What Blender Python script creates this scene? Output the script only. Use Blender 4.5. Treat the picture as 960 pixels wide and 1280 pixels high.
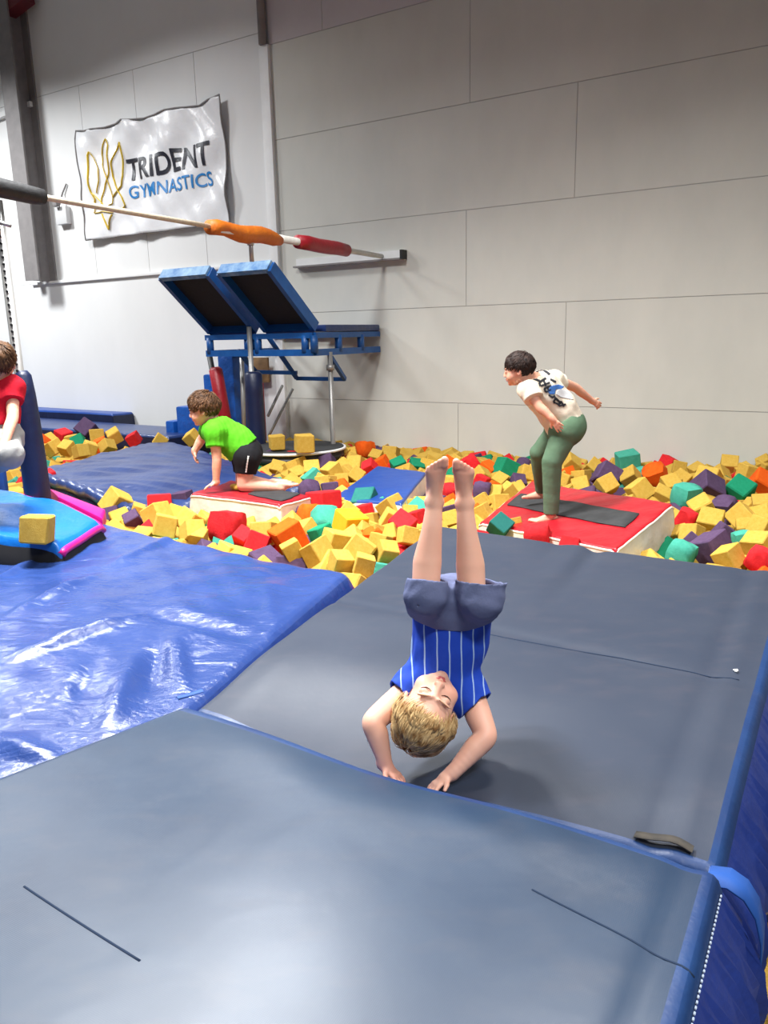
import bpy, bmesh, math, random
import numpy as np
from mathutils import Vector, Matrix, Euler
random.seed(11); rng = np.random.default_rng(5)
S = bpy.context.scene; COL = S.collection
for o in list(bpy.data.objects): bpy.data.objects.remove(o)

# ------------------------------------------------------------ camera, world, lamps, exposure
F = 960.0; TILT = math.radians(13.0); ROLL = math.radians(1.3); EYE = 1.3
FW = np.array([0, math.cos(TILT), -math.sin(TILT)]); UP0 = np.array([0, math.sin(TILT), math.cos(TILT)])
RT0 = np.array([1.0, 0, 0]); cr, sr = math.cos(ROLL), math.sin(ROLL)
RT = cr*RT0 - sr*UP0; UP = sr*RT0 + cr*UP0; O = np.array([0, 0, EYE])
cam = bpy.data.cameras.new('camera'); camo = bpy.data.objects.new('camera', cam); COL.objects.link(camo)
camo.matrix_world = Matrix(((RT[0], UP[0], -FW[0], O[0]), (RT[1], UP[1], -FW[1], O[1]), (RT[2], UP[2], -FW[2], O[2]), (0, 0, 0, 1)))
cam.sensor_fit = 'VERTICAL'; cam.sensor_height = 32; cam.lens = 32*F/1280; cam.clip_start = 0.02; S.camera = camo

def ray(px, py): return RT*(px-480)/F + UP*(640-py)/F + FW
def pz(px, py, z=0.0):                       # point of the level z seen at a pixel of the 960x1280 photograph
    d = ray(px, py); return O + d*(z-EYE)/d[2]
def pyy(px, py, y):                          # point of the upright plane at distance y
    d = ray(px, py); return O + d*y/d[1]
WB = pz(960, 583, 0.0)                       # foot of the wall at the right edge
_v = ray(-1100, 454); _v[2] = 0; WD = _v/np.linalg.norm(_v); WN = np.array([WD[1], -WD[0], 0.0])
if (O-WB) @ WN < 0: WN = -WN
def pw(px, py, off=0.0):                     # point on the wall (or a plane off metres in front of it)
    d = ray(px, py); return O + d*((WB-O) @ WN + off)/(d @ WN)
def W(s, off, z): return WB + WD*s + WN*off + np.array([0, 0, z])
def sz(p): return float((p-WB) @ WD), float(p[2])
def spx(px, py, off): return sz(pw(px, py, off))

world = bpy.data.worlds.new('world'); S.world = world; world.use_nodes = True
world.node_tree.nodes['Background'].inputs[0].default_value = (0.90, 0.94, 1.0, 1)
world.node_tree.nodes['Background'].inputs[1].default_value = 0.17
def lamp(name, loc, size, power, color=(1, 0.985, 0.955), aim=None, spread=150):
    l = bpy.data.lights.new(name, 'AREA'); l.shape = 'RECTANGLE'; l.size = size[0]; l.size_y = size[1]
    l.energy = power; l.color = color; l.spread = math.radians(spread)
    o = bpy.data.objects.new(name, l); COL.objects.link(o); o.location = loc
    d = Vector(aim)-Vector(loc) if aim is not None else Vector((0, 0, -1))
    o.rotation_euler = d.to_track_quat('-Z', 'Y').to_euler(); return o
lamp('ceiling_or_fill_lamp', W(3.2, 5.4, 5.5), (1.1, 0.45), 370, spread=124)
lamp('ceiling_or_fill_lamp', W(0.6, 3.6, 5.0), (1.2, 0.5), 110, spread=130)
lamp('ceiling_or_fill_lamp', W(-2.5, 5.2, 5.4), (1.4, 0.5), 130, spread=130)
lamp('ceiling_or_fill_lamp', W(7.8, 2.9, 5.9), (1.3, 0.6), 150, (0.97, 0.98, 1.0))
lamp('ceiling_or_fill_lamp', W(11.6, 3.2, 5.9), (1.6, 0.7), 620, (0.95, 0.98, 1.0))
lamp('ceiling_or_fill_lamp', (-2.5, 3.5, 5.8), (0.9, 0.45), 290, (0.95, 0.98, 1.0))
lamp('ceiling_or_fill_lamp', (0.9, -1.4, 4.8), (1.2, 0.6), 210, (1, 0.99, 0.97))  # added fill behind the camera to brighten the boy's front, not a hall fitting
_p = pz(355, 1245, 0.23); _d = ray(355, 1245); _q = _p+_d*np.array([1, 1, -1])*((5.4-0.23)/abs(_d[2]))
lamp('ceiling_or_fill_lamp', _q, (0.55, 0.28), 90, (0.96, 0.98, 1.0), _p, 110)
S.view_settings.view_transform = 'Standard'; S.view_settings.look = 'None'
S.view_settings.gamma = 1; S.view_settings.use_curve_mapping = False; S.view_settings.exposure = -0.1

# ------------------------------------------------------------ materials
def lin(c):
    return tuple(((x/255)/12.92 if x <= 10 else ((x/255+0.055)/1.055)**2.4) for x in c) + (1,)
class NT:
    def __init__(s, m): s.t = m.node_tree; s.b = s.t.nodes['Principled BSDF']; s.co = s.t.nodes.new('ShaderNodeTexCoord')
    def n(s, k, **kw):
        q = s.t.nodes.new(k)
        for a, b in kw.items():
            if a.startswith('i_'): q.inputs[a[2:].replace('_', ' ')].default_value = b
            else: setattr(q, a, b)
        return q
    def l(s, a, b): s.t.links.new(a, b)
    def noise(s, scale, detail=4, rough=0.55, stretch=None, dist=0):
        q = s.n('ShaderNodeTexNoise', i_Scale=scale, i_Detail=detail, i_Roughness=rough, i_Distortion=dist)
        if stretch:
            m = s.n('ShaderNodeMapping'); m.inputs['Scale'].default_value = stretch; s.l(s.co.outputs['Object'], m.inputs[0]); s.l(m.outputs[0], q.inputs['Vector'])
        else: s.l(s.co.outputs['Object'], q.inputs['Vector'])
        return q.outputs['Fac']
    def ramp(s, src, stops):
        r = s.n('ShaderNodeValToRGB'); e = r.color_ramp.elements
        while len(e) < len(stops): e.new(0.5)
        for i, (p, c) in enumerate(stops): e[i].position = p; e[i].color = c
        s.l(src, r.inputs[0]); return r.outputs[0]
    def bump(s, src, strength, dist=0.01, prev=None):
        b = s.n('ShaderNodeBump', i_Strength=strength, i_Distance=dist); s.l(src, b.inputs['Height'])
        if prev: s.l(prev, b.inputs['Normal'])
        s.l(b.outputs[0], s.b.inputs['Normal']); return b.outputs[0]
MATS = {}
def mat(name, c, rough=0.6, c2=None, nscale=4, bumps=(), metal=0, spec=None, sss=0, stretch=None, rv=0, coat=0, mid=(0.35, 0.68), attr=False):
    if name in MATS: return MATS[name]
    m = bpy.data.materials.new(name); m.use_nodes = True; t = NT(m); b = t.b
    c = lin(c); c2 = lin(c2) if c2 else c
    b.inputs['Roughness'].default_value = rough; b.inputs['Metallic'].default_value = metal
    if spec is not None: b.inputs['Specular IOR Level'].default_value = spec
    if coat: b.inputs['Coat Weight'].default_value = coat; b.inputs['Coat Roughness'].default_value = 0.2
    if sss: b.inputs['Subsurface Weight'].default_value = sss; b.inputs['Subsurface Radius'].default_value = (0.02, 0.008, 0.004); b.inputs['Subsurface Scale'].default_value = 0.5
    nz = t.noise(nscale, 5, 0.6, stretch); col = t.ramp(nz, [(mid[0], c), (mid[1], c2)])
    if attr:
        a = t.n('ShaderNodeVertexColor', layer_name='tint'); mx = t.n('ShaderNodeMix', data_type='RGBA', blend_type='MULTIPLY'); mx.inputs[0].default_value = 1
        t.l(col, mx.inputs[6]); t.l(a.outputs[0], mx.inputs[7]); col = mx.outputs[2]
    t.l(col, b.inputs['Base Color'])
    if rv:
        mr = t.n('ShaderNodeMapRange'); mr.inputs[3].default_value = rough-rv; mr.inputs[4].default_value = rough+rv
        t.l(t.noise(nscale*1.7, 4), mr.inputs[0]); t.l(mr.outputs[0], b.inputs['Roughness'])
    prev = None
    for (sc, st, di) in bumps: prev = t.bump(t.noise(sc, 4, 0.6), st, di, prev)
    MATS[name] = m; return m
M_panel_r = mat('painted_panel', (200, 200, 193), 0.75, (210, 209, 201), 1.3, [(60, 0.15, 0.003)], stretch=(1, 1, 0.5))
M_panel_l = mat('painted_panel_white', (222, 222, 221), 0.6, (228, 228, 227), 1.1, [(50, 0.15, 0.003)], stretch=(1, 1, 0.5))
M_pink = mat('painted_cladding', (196, 188, 191), 0.7, (202, 196, 198), 2)
M_joint = mat('joint_filler', (172, 170, 167), 0.9)
M_white = mat('white_trim', (235, 235, 234), 0.5, (225, 225, 224), 5)
M_colgrey = mat('painted_steel_grey', (120, 116, 116), 0.6, (132, 128, 127), 6)
M_redbeam = mat('red_oxide_steel', (96, 22, 34), 0.6)
M_floor = mat('concrete', (70, 66, 60), 0.9, (88, 82, 74), 3)
M_steel = mat('brushed_steel', (176, 176, 174), 0.42, (150, 148, 146), 20, metal=0.55, stretch=(1, 1, 0.1))
M_bar = mat('fibreglass_rail', (196, 184, 164), 0.5, (176, 162, 142), 12, stretch=(3, 3, 3))
M_blacksteel = mat('black_steel', (28, 28, 30), 0.5)
M_bluesteel = mat('blue_powder_coat', (12, 74, 140), 0.42, (20, 84, 152), 12, [(80, 0.1, 0.002)])
M_worn = mat('worn_pale_blue_edge', (50, 104, 158), 0.6, (128, 160, 186), 9)
M_black = mat('black_mesh', (14, 14, 18), 0.8, (24, 24, 30), 30)
M_blackbed = mat('black_bed', (40, 41, 43), 0.75, (52, 53, 55), 14, [(300, 0.3, 0.002)])
M_blkfoam = mat('black_foam_pad', (26, 26, 28), 0.55, (40, 40, 42), 10, [(25, 0.4, 0.01)])
M_orangepad = mat('orange_vinyl', (196, 106, 18), 0.55, (180, 90, 14), 9, [(22, 0.5, 0.012)])
M_redpad = mat('red_vinyl_pad', (156, 18, 34), 0.45, (140, 14, 28), 9, [(22, 0.4, 0.01)])
M_redvinyl = mat('red_vinyl', (176, 12, 30), 0.4, (160, 10, 26), 5, [(7, 0.5, 0.02), (30, 0.2, 0.006)], rv=0.06)
M_whitevinyl = mat('white_vinyl', (226, 220, 208), 0.5, (200, 190, 175), 4, [(9, 0.5, 0.02)], rv=0.05)
M_blueblock = mat('blue_vinyl_block', (20, 84, 168), 0.35, (16, 72, 150), 5, [(14, 0.6, 0.02)])
M_navy = mat('navy_vinyl', (32, 50, 98), 0.3, (42, 62, 112), 3, [(5, 0.4, 0.03), (24, 0.25, 0.008)], rv=0.05)
M_navypad = mat('dark_navy_pad', (14, 22, 54), 0.42, (18, 30, 64), 6, [(14, 0.4, 0.01)])
M_midblue = mat('mid_blue_vinyl', (20, 58, 130), 0.38, (26, 66, 140), 3, [(7, 0.3, 0.02)], rv=0.05)
M_sky = mat('light_blue_vinyl', (6, 96, 178), 0.38, (10, 104, 188), 4, [(8, 0.5, 0.02)], rv=0.05)
M_magenta = mat('magenta_vinyl', (196, 20, 120), 0.35)
M_darkbase = mat('dark_underlay', (16, 16, 20), 0.8)
M_royal = mat('royal_blue_vinyl', (12, 44, 90), 0.46, (18, 54, 102), 5, [(16, 0.35, 0.008)])
M_side = mat('royal_blue_side', (24, 44, 112), 0.42, (32, 54, 128), 4, [(11, 0.5, 0.012), (50, 0.15, 0.003)])
M_strap = mat('hook_strap', (22, 74, 150), 0.65)
M_thread = mat('pale_stitching', (190, 205, 225), 0.7)
M_cord = mat('navy_cord', (36, 48, 68), 0.85, spec=0.1)
M_lint = mat('white_lint', (235, 235, 235), 0.9)
M_skin = mat('skin', (232, 176, 152), 0.5, (236, 184, 160), 8, [(140, 0.05, 0.001)], sss=0.12, attr=True)
M_plas = mat('grey_plastic', (205, 205, 205), 0.5)
M_ply = mat('plywood', (132, 100, 62), 0.7, (110, 82, 50), 6, stretch=(1, 1, 6))

def slate_material(name, c1, c2, edge, ra=0.28, rb=0.36):
    m = bpy.data.materials.new(name); m.use_nodes = True; t = NT(m); b = t.b
    nz = t.noise(1.6, 6, 0.62, None, 0.5); col = t.ramp(nz, [(0.3, lin(c1)), (0.7, lin(c2))])
    sm = t.noise(7, 3, 0.5, (1.0, 2.2, 1)); mx = t.n('ShaderNodeMix', data_type='RGBA', blend_type='MIX')
    r = t.ramp(sm, [(0.52, (0, 0, 0, 1)), (0.75, (0.35, 0.35, 0.35, 1))]); t.l(r, mx.inputs[0]); t.l(col, mx.inputs[6]); mx.inputs[7].default_value = lin(edge)
    t.l(mx.outputs[2], b.inputs['Base Color'])
    mr = t.n('ShaderNodeMapRange'); mr.inputs[3].default_value = ra; mr.inputs[4].default_value = rb; b.inputs['Specular IOR Level'].default_value = 0.42; t.l(t.noise(3, 4), mr.inputs[0]); t.l(mr.outputs[0], b.inputs['Roughness'])
    mp = t.n('ShaderNodeMapping'); mp.inputs['Rotation'].default_value = (0, 0, 0.5); t.l(t.co.outputs['Object'], mp.inputs[0])
    hs = []
    for ax in ('X', 'Y'):
        w = t.n('ShaderNodeTexWave', i_Scale=95.0, i_Distortion=0.0); w.bands_direction = ax; t.l(mp.outputs[0], w.inputs['Vector']); hs.append(w.outputs['Fac'])
    a = t.n('ShaderNodeMath', operation='ADD'); t.l(hs[0], a.inputs[0]); t.l(hs[1], a.inputs[1])
    p = t.bump(a.outputs[0], 0.07, 0.001); t.bump(t.noise(9, 3), 0.12, 0.01, p)
    return m
M_slate = slate_material('slate_cover', (34, 50, 72), (44, 62, 84), (62, 68, 82))
M_slate2 = slate_material('slate_cover_far', (38, 48, 66), (46, 54, 70), (62, 62, 74), 0.42, 0.5)

def tarp_material(name, c1, c2, rough=0.22):
    m = bpy.data.materials.new(name); m.use_nodes = True; t = NT(m); b = t.b
    t.l(t.ramp(t.noise(2.2, 5), [(0.3, lin(c1)), (0.7, lin(c2))]), b.inputs['Base Color'])
    b.inputs['Roughness'].default_value = rough; b.inputs['Specular IOR Level'].default_value = 0.6
    p = t.bump(t.noise(4.5, 3, 0.5, (1, 1.6, 1), 0.6), 0.5, 0.03)
    t.bump(t.noise(30, 5, 0.65, (1, 1.3, 1), 1.0), 0.32, 0.006, p); return m
M_tarp = tarp_material('glossy_blue_tarp', (34, 58, 116), (44, 68, 128), 0.25)

FOAM = {}
def foam_mat(name, c, c2):
    m = bpy.data.materials.new(name); m.use_nodes = True; t = NT(m); b = t.b
    oi = t.n('ShaderNodeObjectInfo'); hs = t.n('ShaderNodeHueSaturation')
    col = t.ramp(t.noise(7, 5, 0.6), [(0.3, lin(c)), (0.75, lin(c2))])
    mr = t.n('ShaderNodeMapRange'); mr.inputs[3].default_value = 0.86; mr.inputs[4].default_value = 1.1; t.l(oi.outputs['Random'], mr.inputs[0]); t.l(mr.outputs[0], hs.inputs['Value'])
    t.l(col, hs.inputs['Color']); t.l(hs.outputs[0], b.inputs['Base Color'])
    b.inputs['Roughness'].default_value = 0.95; b.inputs['Specular IOR Level'].default_value = 0.15
    p = t.bump(t.noise(22, 5, 0.7), 0.5, 0.01); t.bump(t.noise(260, 2), 0.4, 0.002, p); return m
for k, c, c2 in (('Y', (196, 156, 62), (210, 174, 84)), ('y', (226, 182, 30), (234, 194, 52)), ('T', (64, 158, 136), (80, 172, 150)), ('D', (40, 108, 102), (48, 120, 112)),
                 ('P', (80, 60, 88), (94, 74, 104)), ('R', (200, 34, 42), (216, 48, 52)), ('O', (226, 86, 18), (236, 102, 28)), ('G', (24, 128, 92), (34, 142, 104))):
    FOAM[k] = foam_mat('foam_'+{'Y': 'yellow', 'y': 'bright_yellow', 'T': 'teal', 'D': 'dark_teal', 'P': 'purple', 'R': 'red', 'O': 'orange', 'G': 'green'}[k], c, c2)

# ------------------------------------------------------------ object helpers
ORG = {}
def tag(o, label=None, cat=None, group=None, kind=None):
    if label: o['label'] = label
    if cat: o['category'] = cat
    if group: o['group'] = group
    if kind: o['kind'] = kind
    return o
def thing(name, label, cat, base, group=None):
    o = bpy.data.objects.new(name, None); COL.objects.link(o); o.empty_display_size = 0.1
    o.location = Vector([float(q) for q in base]); ORG[o.name] = np.array(base, float); return tag(o, label, cat, group)
def obj(name, verts, faces, m, parent=None, smooth=False, kind=None, label=None):
    V = np.array([[float(a) for a in v] for v in verts]).reshape(-1, 3)
    if parent is not None: org = ORG[parent.name]
    else: org = np.array([(V[:, 0].min()+V[:, 0].max())/2, (V[:, 1].min()+V[:, 1].max())/2, V[:, 2].min()])
    me = bpy.data.meshes.new(name); me.from_pydata((V-org).tolist(), [], [tuple(int(q) for q in f) for f in faces]); me.update()
    if smooth: me.polygons.foreach_set('use_smooth', [True]*len(me.polygons))
    me.materials.append(m); o = bpy.data.objects.new(name, me); COL.objects.link(o)
    if parent is not None: o.parent = parent
    else: o.location = Vector(org)
    ORG[o.name] = org
    if kind: o['kind'] = kind
    if label: o['label'] = label
    return o
class MB:
    def __init__(s): s.v = []; s.f = []
    def add(s, V, Fc):
        n = len(s.v); s.v += [tuple(float(a) for a in v) for v in V]; s.f += [tuple(i+n for i in f) for f in Fc]; return s
    def hexa(s, c):   # 8 corners: bottom ring 0-3, top ring 4-7
        return s.add(c, [(3, 2, 1, 0), (4, 5, 6, 7), (0, 1, 5, 4), (1, 2, 6, 5), (2, 3, 7, 6), (3, 0, 4, 7)])
    def wbox(s, s0, s1, o0, o1, z0, z1):
        return s.hexa([W(a, b, z) for z in (z0, z1) for a, b in ((s0, o0), (s1, o0), (s1, o1), (s0, o1))])
    def beam(s, a, b, w, h, upv=(0, 0, 1)):
        a = np.array(a, float); b = np.array(b, float); d = b-a; d /= np.linalg.norm(d); u = np.array(upv, float)
        x = np.cross(d, u); x /= np.linalg.norm(x); y = np.cross(x, d)
        return s.hexa([p+x*i*w/2+y*j*h/2 for p in (a, b) for i, j in ((-1, -1), (1, -1), (1, 1), (-1, 1))])
    def tube(s, pts, rad, n=12, caps=True, flat=None):
        P = [np.array(p, float) for p in pts]; R = rad if isinstance(rad, (list, tuple)) else [rad]*len(P)
        V = []; Fc = []; prev = None
        for i, p in enumerate(P):
            d = P[min(i+1, len(P)-1)]-P[max(i-1, 0)]; d = d/np.linalg.norm(d)
            if prev is None:
                a = np.array([0, 0, 1.]) if abs(d[2]) < 0.9 else np.array([1., 0, 0]); x = np.cross(d, a)
            else: x = prev-d*(prev @ d)
            x /= np.linalg.norm(x); prev = x; y = np.cross(d, x)
            for k in range(n):
                t = 2*math.pi*k/n; V.append(p+R[i]*(math.cos(t)*x+(flat or 1)*math.sin(t)*y))
        for i in range(len(P)-1):
            for k in range(n): Fc.append((i*n+k, i*n+(k+1) % n, (i+1)*n+(k+1) % n, (i+1)*n+k))
        if caps: Fc += [tuple(range(n-1, -1, -1)), tuple(range((len(P)-1)*n, len(P)*n))]
        return s.add(V, Fc)
    def build(s, name, m, parent=None, smooth=False, kind=None, label=None, bevel=0):
        o = obj(name, s.v, s.f, m, parent, smooth, kind, label)
        if bevel: do_bevel(o, bevel)
        return o
def do_bevel(o, w, seg=2):
    bm = bmesh.new(); bm.from_mesh(o.data); bmesh.ops.recalc_face_normals(bm, faces=bm.faces)
    bmesh.ops.bevel(bm, geom=list(bm.edges), offset=w, segments=seg, profile=0.6, affect='EDGES')
    bm.to_mesh(o.data); bm.free(); o.data.polygons.foreach_set('use_smooth', [True]*len(o.data.polygons)); o.data.set_sharp_from_angle(angle=math.radians(50))
def fixn(o):
    bm = bmesh.new(); bm.from_mesh(o.data); bmesh.ops.recalc_face_normals(bm, faces=bm.faces); bm.to_mesh(o.data); bm.free(); return o

def wav(p, q=1.0, seed=0):                    # smooth pseudo-noise of a point array (...,3)
    r = np.random.default_rng(seed); out = 0
    for i in range(5):
        k = r.normal(size=3)*q*(1+i*0.7); out = out+np.sin(p @ k+r.uniform(0, 6.28))/(1+i*0.6)
    return out/2.2
def cushion(corners, thick, nx, ny, er, hf, band=0.0, bulge=0.015, names=('top_cover', 'side_panel', 'border'), mats=None, parent=None, bs='lrnf'):
    """puffy upholstered mat: corners = 4 top corners counter-clockwise seen from above; separate cover, border and side meshes"""
    C = [np.array(c, float) for c in corners]
    lu = np.linalg.norm(C[1]-C[0]); lv = np.linalg.norm(C[3]-C[0])
    def params(n, L):
        t = np.linspace(0, 1, n); e = er/L; b = band/L
        ex = [e*0.25, e*0.6, e, 1-e, 1-e*0.6, 1-e*0.25]+([b, 1-b] if band else [])
        return np.unique(np.round(np.concatenate([t, ex]), 5))
    U = params(nx, lu); Vv = params(ny, lv); nu, nv = len(U), len(Vv)
    G = np.zeros((nu, nv, 3))
    for i, u in enumerate(U):
        for j, v in enumerate(Vv):
            p = C[0]*(1-u)*(1-v)+C[1]*u*(1-v)+C[2]*u*v+C[3]*(1-u)*v
            du = min(u, 1-u)*lu; dv = min(v, 1-v)*lv; dr = 0
            for d in (du, dv):
                if d < er: dr += er-math.sqrt(max(0, er*er-(er-d)**2))
            p = p.copy(); p[2] += hf(u, v, p)-min(dr, er*1.3); G[i, j] = p
    vs = G.reshape(-1, 3).tolist(); idx = lambda i, j: i*nv+j
    top, bord, side = [], [], []
    for i in range(nu-1):
        for j in range(nv-1):
            um = (U[i]+U[i+1])/2; vm = (Vv[j]+Vv[j+1])/2
            f = (idx(i, j), idx(i+1, j), idx(i+1, j+1), idx(i, j+1))
            (bord if band and (('l' in bs and um*lu < band) or ('r' in bs and (1-um)*lu < band) or ('n' in bs and vm*lv < band) or ('f' in bs and (1-vm)*lv < band)) else top).append(f)
    ring = [(i, 0) for i in range(nu)]+[(nu-1, j) for j in range(1, nv)]+[(i, nv-1) for i in range(nu-2, -1, -1)]+[(0, j) for j in range(nv-2, 0, -1)]
    cen = sum(C)/4; rows = [[idx(*r) for r in ring]]; K = 6
    for k in range(1, K+1):
        f = k/K; row = []
        for (i, j) in ring:
            p = G[i, j].copy(); d = p-cen; d[2] = 0
            out = np.array([0., 0, 0])
            if i == 0: out += C[0]-C[1]
            if i == nu-1: out += C[1]-C[0]
            if j == 0: out += C[0]-C[3]
            if j == nv-1: out += C[3]-C[0]
            out[2] = 0; out /= np.linalg.norm(out)
            ang = f*math.pi; p = p+out*(math.sin(ang)*bulge+0.2*bulge*math.sin(9*(i+j)+3*k)*math.sin(ang)); p[2] -= f*(thick-er)
            vs.append(p.tolist()); row.append(len(vs)-1)
        rows.append(row)
    n = len(ring)
    for a, b in zip(rows[:-1], rows[1:]):
        for k in range(n): side.append((a[k], b[k], b[(k+1) % n], a[(k+1) % n]))
    side.append(tuple(rows[-1]))
    outs = []
    for nm, fs, mm in ((names[0], top, mats[0]), (names[1], side, mats[1]), (names[2], bord, mats[2] if len(mats) > 2 else mats[1])):
        if not fs: continue
        used = sorted({q for f in fs for q in f}); mp = {q: k for k, q in enumerate(used)}
        o = obj(nm, [vs[q] for q in used], [tuple(mp[q] for q in f) for f in fs], mm, parent, True); outs.append(o)
    for o in outs[1:2]: fixn(o)
    def surf(u, v, up=0.0):
        i = min(max(np.searchsorted(U, u)-1, 0), nu-2); j = min(max(np.searchsorted(Vv, v)-1, 0), nv-2)
        a = (u-U[i])/(U[i+1]-U[i]); b = (v-Vv[j])/(Vv[j+1]-Vv[j])
        p = G[i, j]*(1-a)*(1-b)+G[i+1, j]*a*(1-b)+G[i+1, j+1]*a*b+G[i, j+1]*(1-a)*b
        return p+np.array([0, 0, up])
    return outs, surf

# ============================================================ SETTING
fl = MB().hexa([(-12, -3, -1.3), (12, -3, -1.3), (12, 24, -1.3), (-12, 24, -1.3), (-12, -3, -1.1), (12, -3, -1.1), (12, 24, -1.1), (-12, 24, -1.1)]).build('floor', M_floor, kind='structure')
wall = MB().wbox(-5, 16, -0.25, -0.005, -1.1, 8.2).build('wall_back', M_joint, kind='structure')
G_ = 0.004
def panel(s0, s1, z0, z1, m, t=0.0): return MB().wbox(s0+G_, s1-G_, -0.03, t, z0+G_, z1-G_).build('panel', m, wall)
rows = [(-1.1, 0.51, 3.27), (0.51, 1.59, 2.02), (1.59, 2.6, 3.17), (2.6, 3.66, 1.97), (3.66, 4.72, 3.13)]
for (z0, z1, sj) in rows:
    e = [-5, sj-4.6, sj, 5.8]
    for a, b in zip(e[:-1], e[1:]): panel(a, b, z0, z1, M_panel_r, random.uniform(-0.002, 0.001))
for a in range(-5, 5, 2): panel(a, min(a+2, 5.8), 4.72, 8.2, M_pink)
panel(5, 5.8, 4.72, 8.2, M_pink)
e = [5.9+1.14*k for k in range(9)]+[16]
for a, b in zip(e[:-1], e[1:]): panel(a, b, 2.22, 4.88, M_panel_l)
e = [5.9, 16]
for a, b in zip(e[:-1], e[1:]): panel(a, b, 4.88, 8.2, M_panel_l); panel(a, b, -1.1, 2.22, M_panel_l, 0.015)
MB().wbox(5.78, 5.92, -0.02, 0.05, -1.1, 4.72).build('trim_1', M_white, kind='structure', bevel=0.006)
MB().wbox(5.9, 10.9, 0.0, 0.05, 2.2, 2.24).build('trim_2', M_white, kind='structure', bevel=0.004)
MB().tube([W(5.84, 0.06, 4.72), W(5.84, 0.06, 8.0)], 0.05, 12).build('trim_3', M_colgrey, kind='structure', smooth=True)
colm = MB(); colm.wbox(10.28, 10.62, 0.0, 0.03, 2.24, 8.2); colm.wbox(10.42, 10.48, 0.03, 0.3, 2.24, 8.2); colm.wbox(10.28, 10.62, 0.3, 0.33, 2.24, 8.2)
colm.build('trim_4', M_colgrey, kind='structure')
MB().wbox(10.62, 10.74, 0.0, 0.2, 2.26, 8.2).build('trim_5', M_white, kind='structure')
a, b = pw(-30, 157, 0.04), pw(40, 130, 0.04); MB().beam(a, b, 0.08, 0.07).build('trim_6', M_white, kind='structure')
a, b = pw(-20, 42, 0.05), pw(30, 2, 0.05); MB().beam(a, b, 0.25, 0.14).build('trim_7', M_white, kind='structure')
a, b = pw(-25, 34, 0.2), pw(33, -12, 0.2); MB().beam(a, b, 0.2, 0.3).build('trim_8', M_redbeam, kind='structure')
MB().hexa([(-12, -3, 8.2), (12, -3, 8.2), (12, 24, 8.2), (-12, 24, 8.2), (-12, -3, 8.4), (12, -3, 8.4), (12, 24, 8.4), (-12, 24, 8.4)]).build('ceiling', M_panel_l, kind='structure')

# small box on the wall beside the column
s0, z0 = spx(82, 268, 0.0)
t = thing('switch_box', 'small white electrical box on the wall beside the grey column', 'switch', W(s0, 0, z0-0.16))
MB().wbox(s0-0.13, s0+0.13, 0.002, 0.09, z0-0.15, z0+0.1).build('housing', M_plas, t, bevel=0.012)
MB().wbox(s0-0.02, s0+0.08, 0.09, 0.16, z0+0.1, z0+0.2).build('fitting', M_colgrey, t, bevel=0.01)
MB().tube([W(s0, 0.1, z0+0.1), W(s0-0.02, 0.03, z0+0.3), W(s0-0.12, 0.02, z0+0.42)], 0.012, 6).build('cable', M_colgrey, t, smooth=True)

# ------------------------------------------------------------ banner
bs0, bs1, bz0, bz1 = 9.40, 6.55, 2.77, 4.28    # left, right, bottom, top
def ripple(u, v):
    tens = math.exp(-((u-0.33)*5)**2)+math.exp(-((u-0.67)*5)**2)+math.exp(-(u*7)**2)+math.exp(-((1-u)*7)**2)
    fan = 0.03*math.sin(22*(u-0.33)+6*(1-v))*v+0.02*math.sin(31*u+9*v)+0.012*math.sin(17*u-14*v+1)+0.008*math.sin(47*u+21*v)
    return 0.07+fan
def sagz(u, v): return -0.05*v**3*(abs(math.sin(3*math.pi*u)))
def BN(s, z, up=0.0):
    u = (bs0-s)/(bs0-bs1); v = (z-bz0)/(bz1-bz0); return W(s, ripple(u, v)+up, z+sagz(u, v))
t = thing('banner', 'white vinyl banner with yellow trident emblem and lettering on the wall', 'banner', W((bs0+bs1)/2, 0, bz0))
nu, nv = 110, 50; V = []; Fc = []
for i in range(nu+1):
    for j in range(nv+1):
        V.append(BN(bs0+(bs1-bs0)*i/nu, bz0+(bz1-bz0)*j/nv))
for i in range(nu):
    for j in range(nv): a = i*(nv+1)+j; Fc.append((a, a+nv+1, a+nv+2, a+1))
mb = mat('banner_vinyl', (226, 226, 228), 0.28, (232, 232, 234), 3, [(6, 0.35, 0.02), (22, 0.2, 0.006)])
o = obj('sheet', V, Fc, mb, t, True); sm = o.modifiers.new('thick', 'SOLIDIFY'); sm.thickness = 0.004; sm.offset = -1
hem = MB()
P = [(bs0, bz0), (bs1, bz0), (bs1, bz1), (bs0, bz1), (bs0, bz0)]
pts = []
for (a, b), (c, d) in zip(P[:-1], P[1:]):
    for k in range(14): f = k/14; pts.append(BN(a+(c-a)*f, b+(d-b)*f, 0.004))
hem.tube(pts+[pts[0]], 0.011, 6).build('hem', M_colgrey, t, True)
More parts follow.
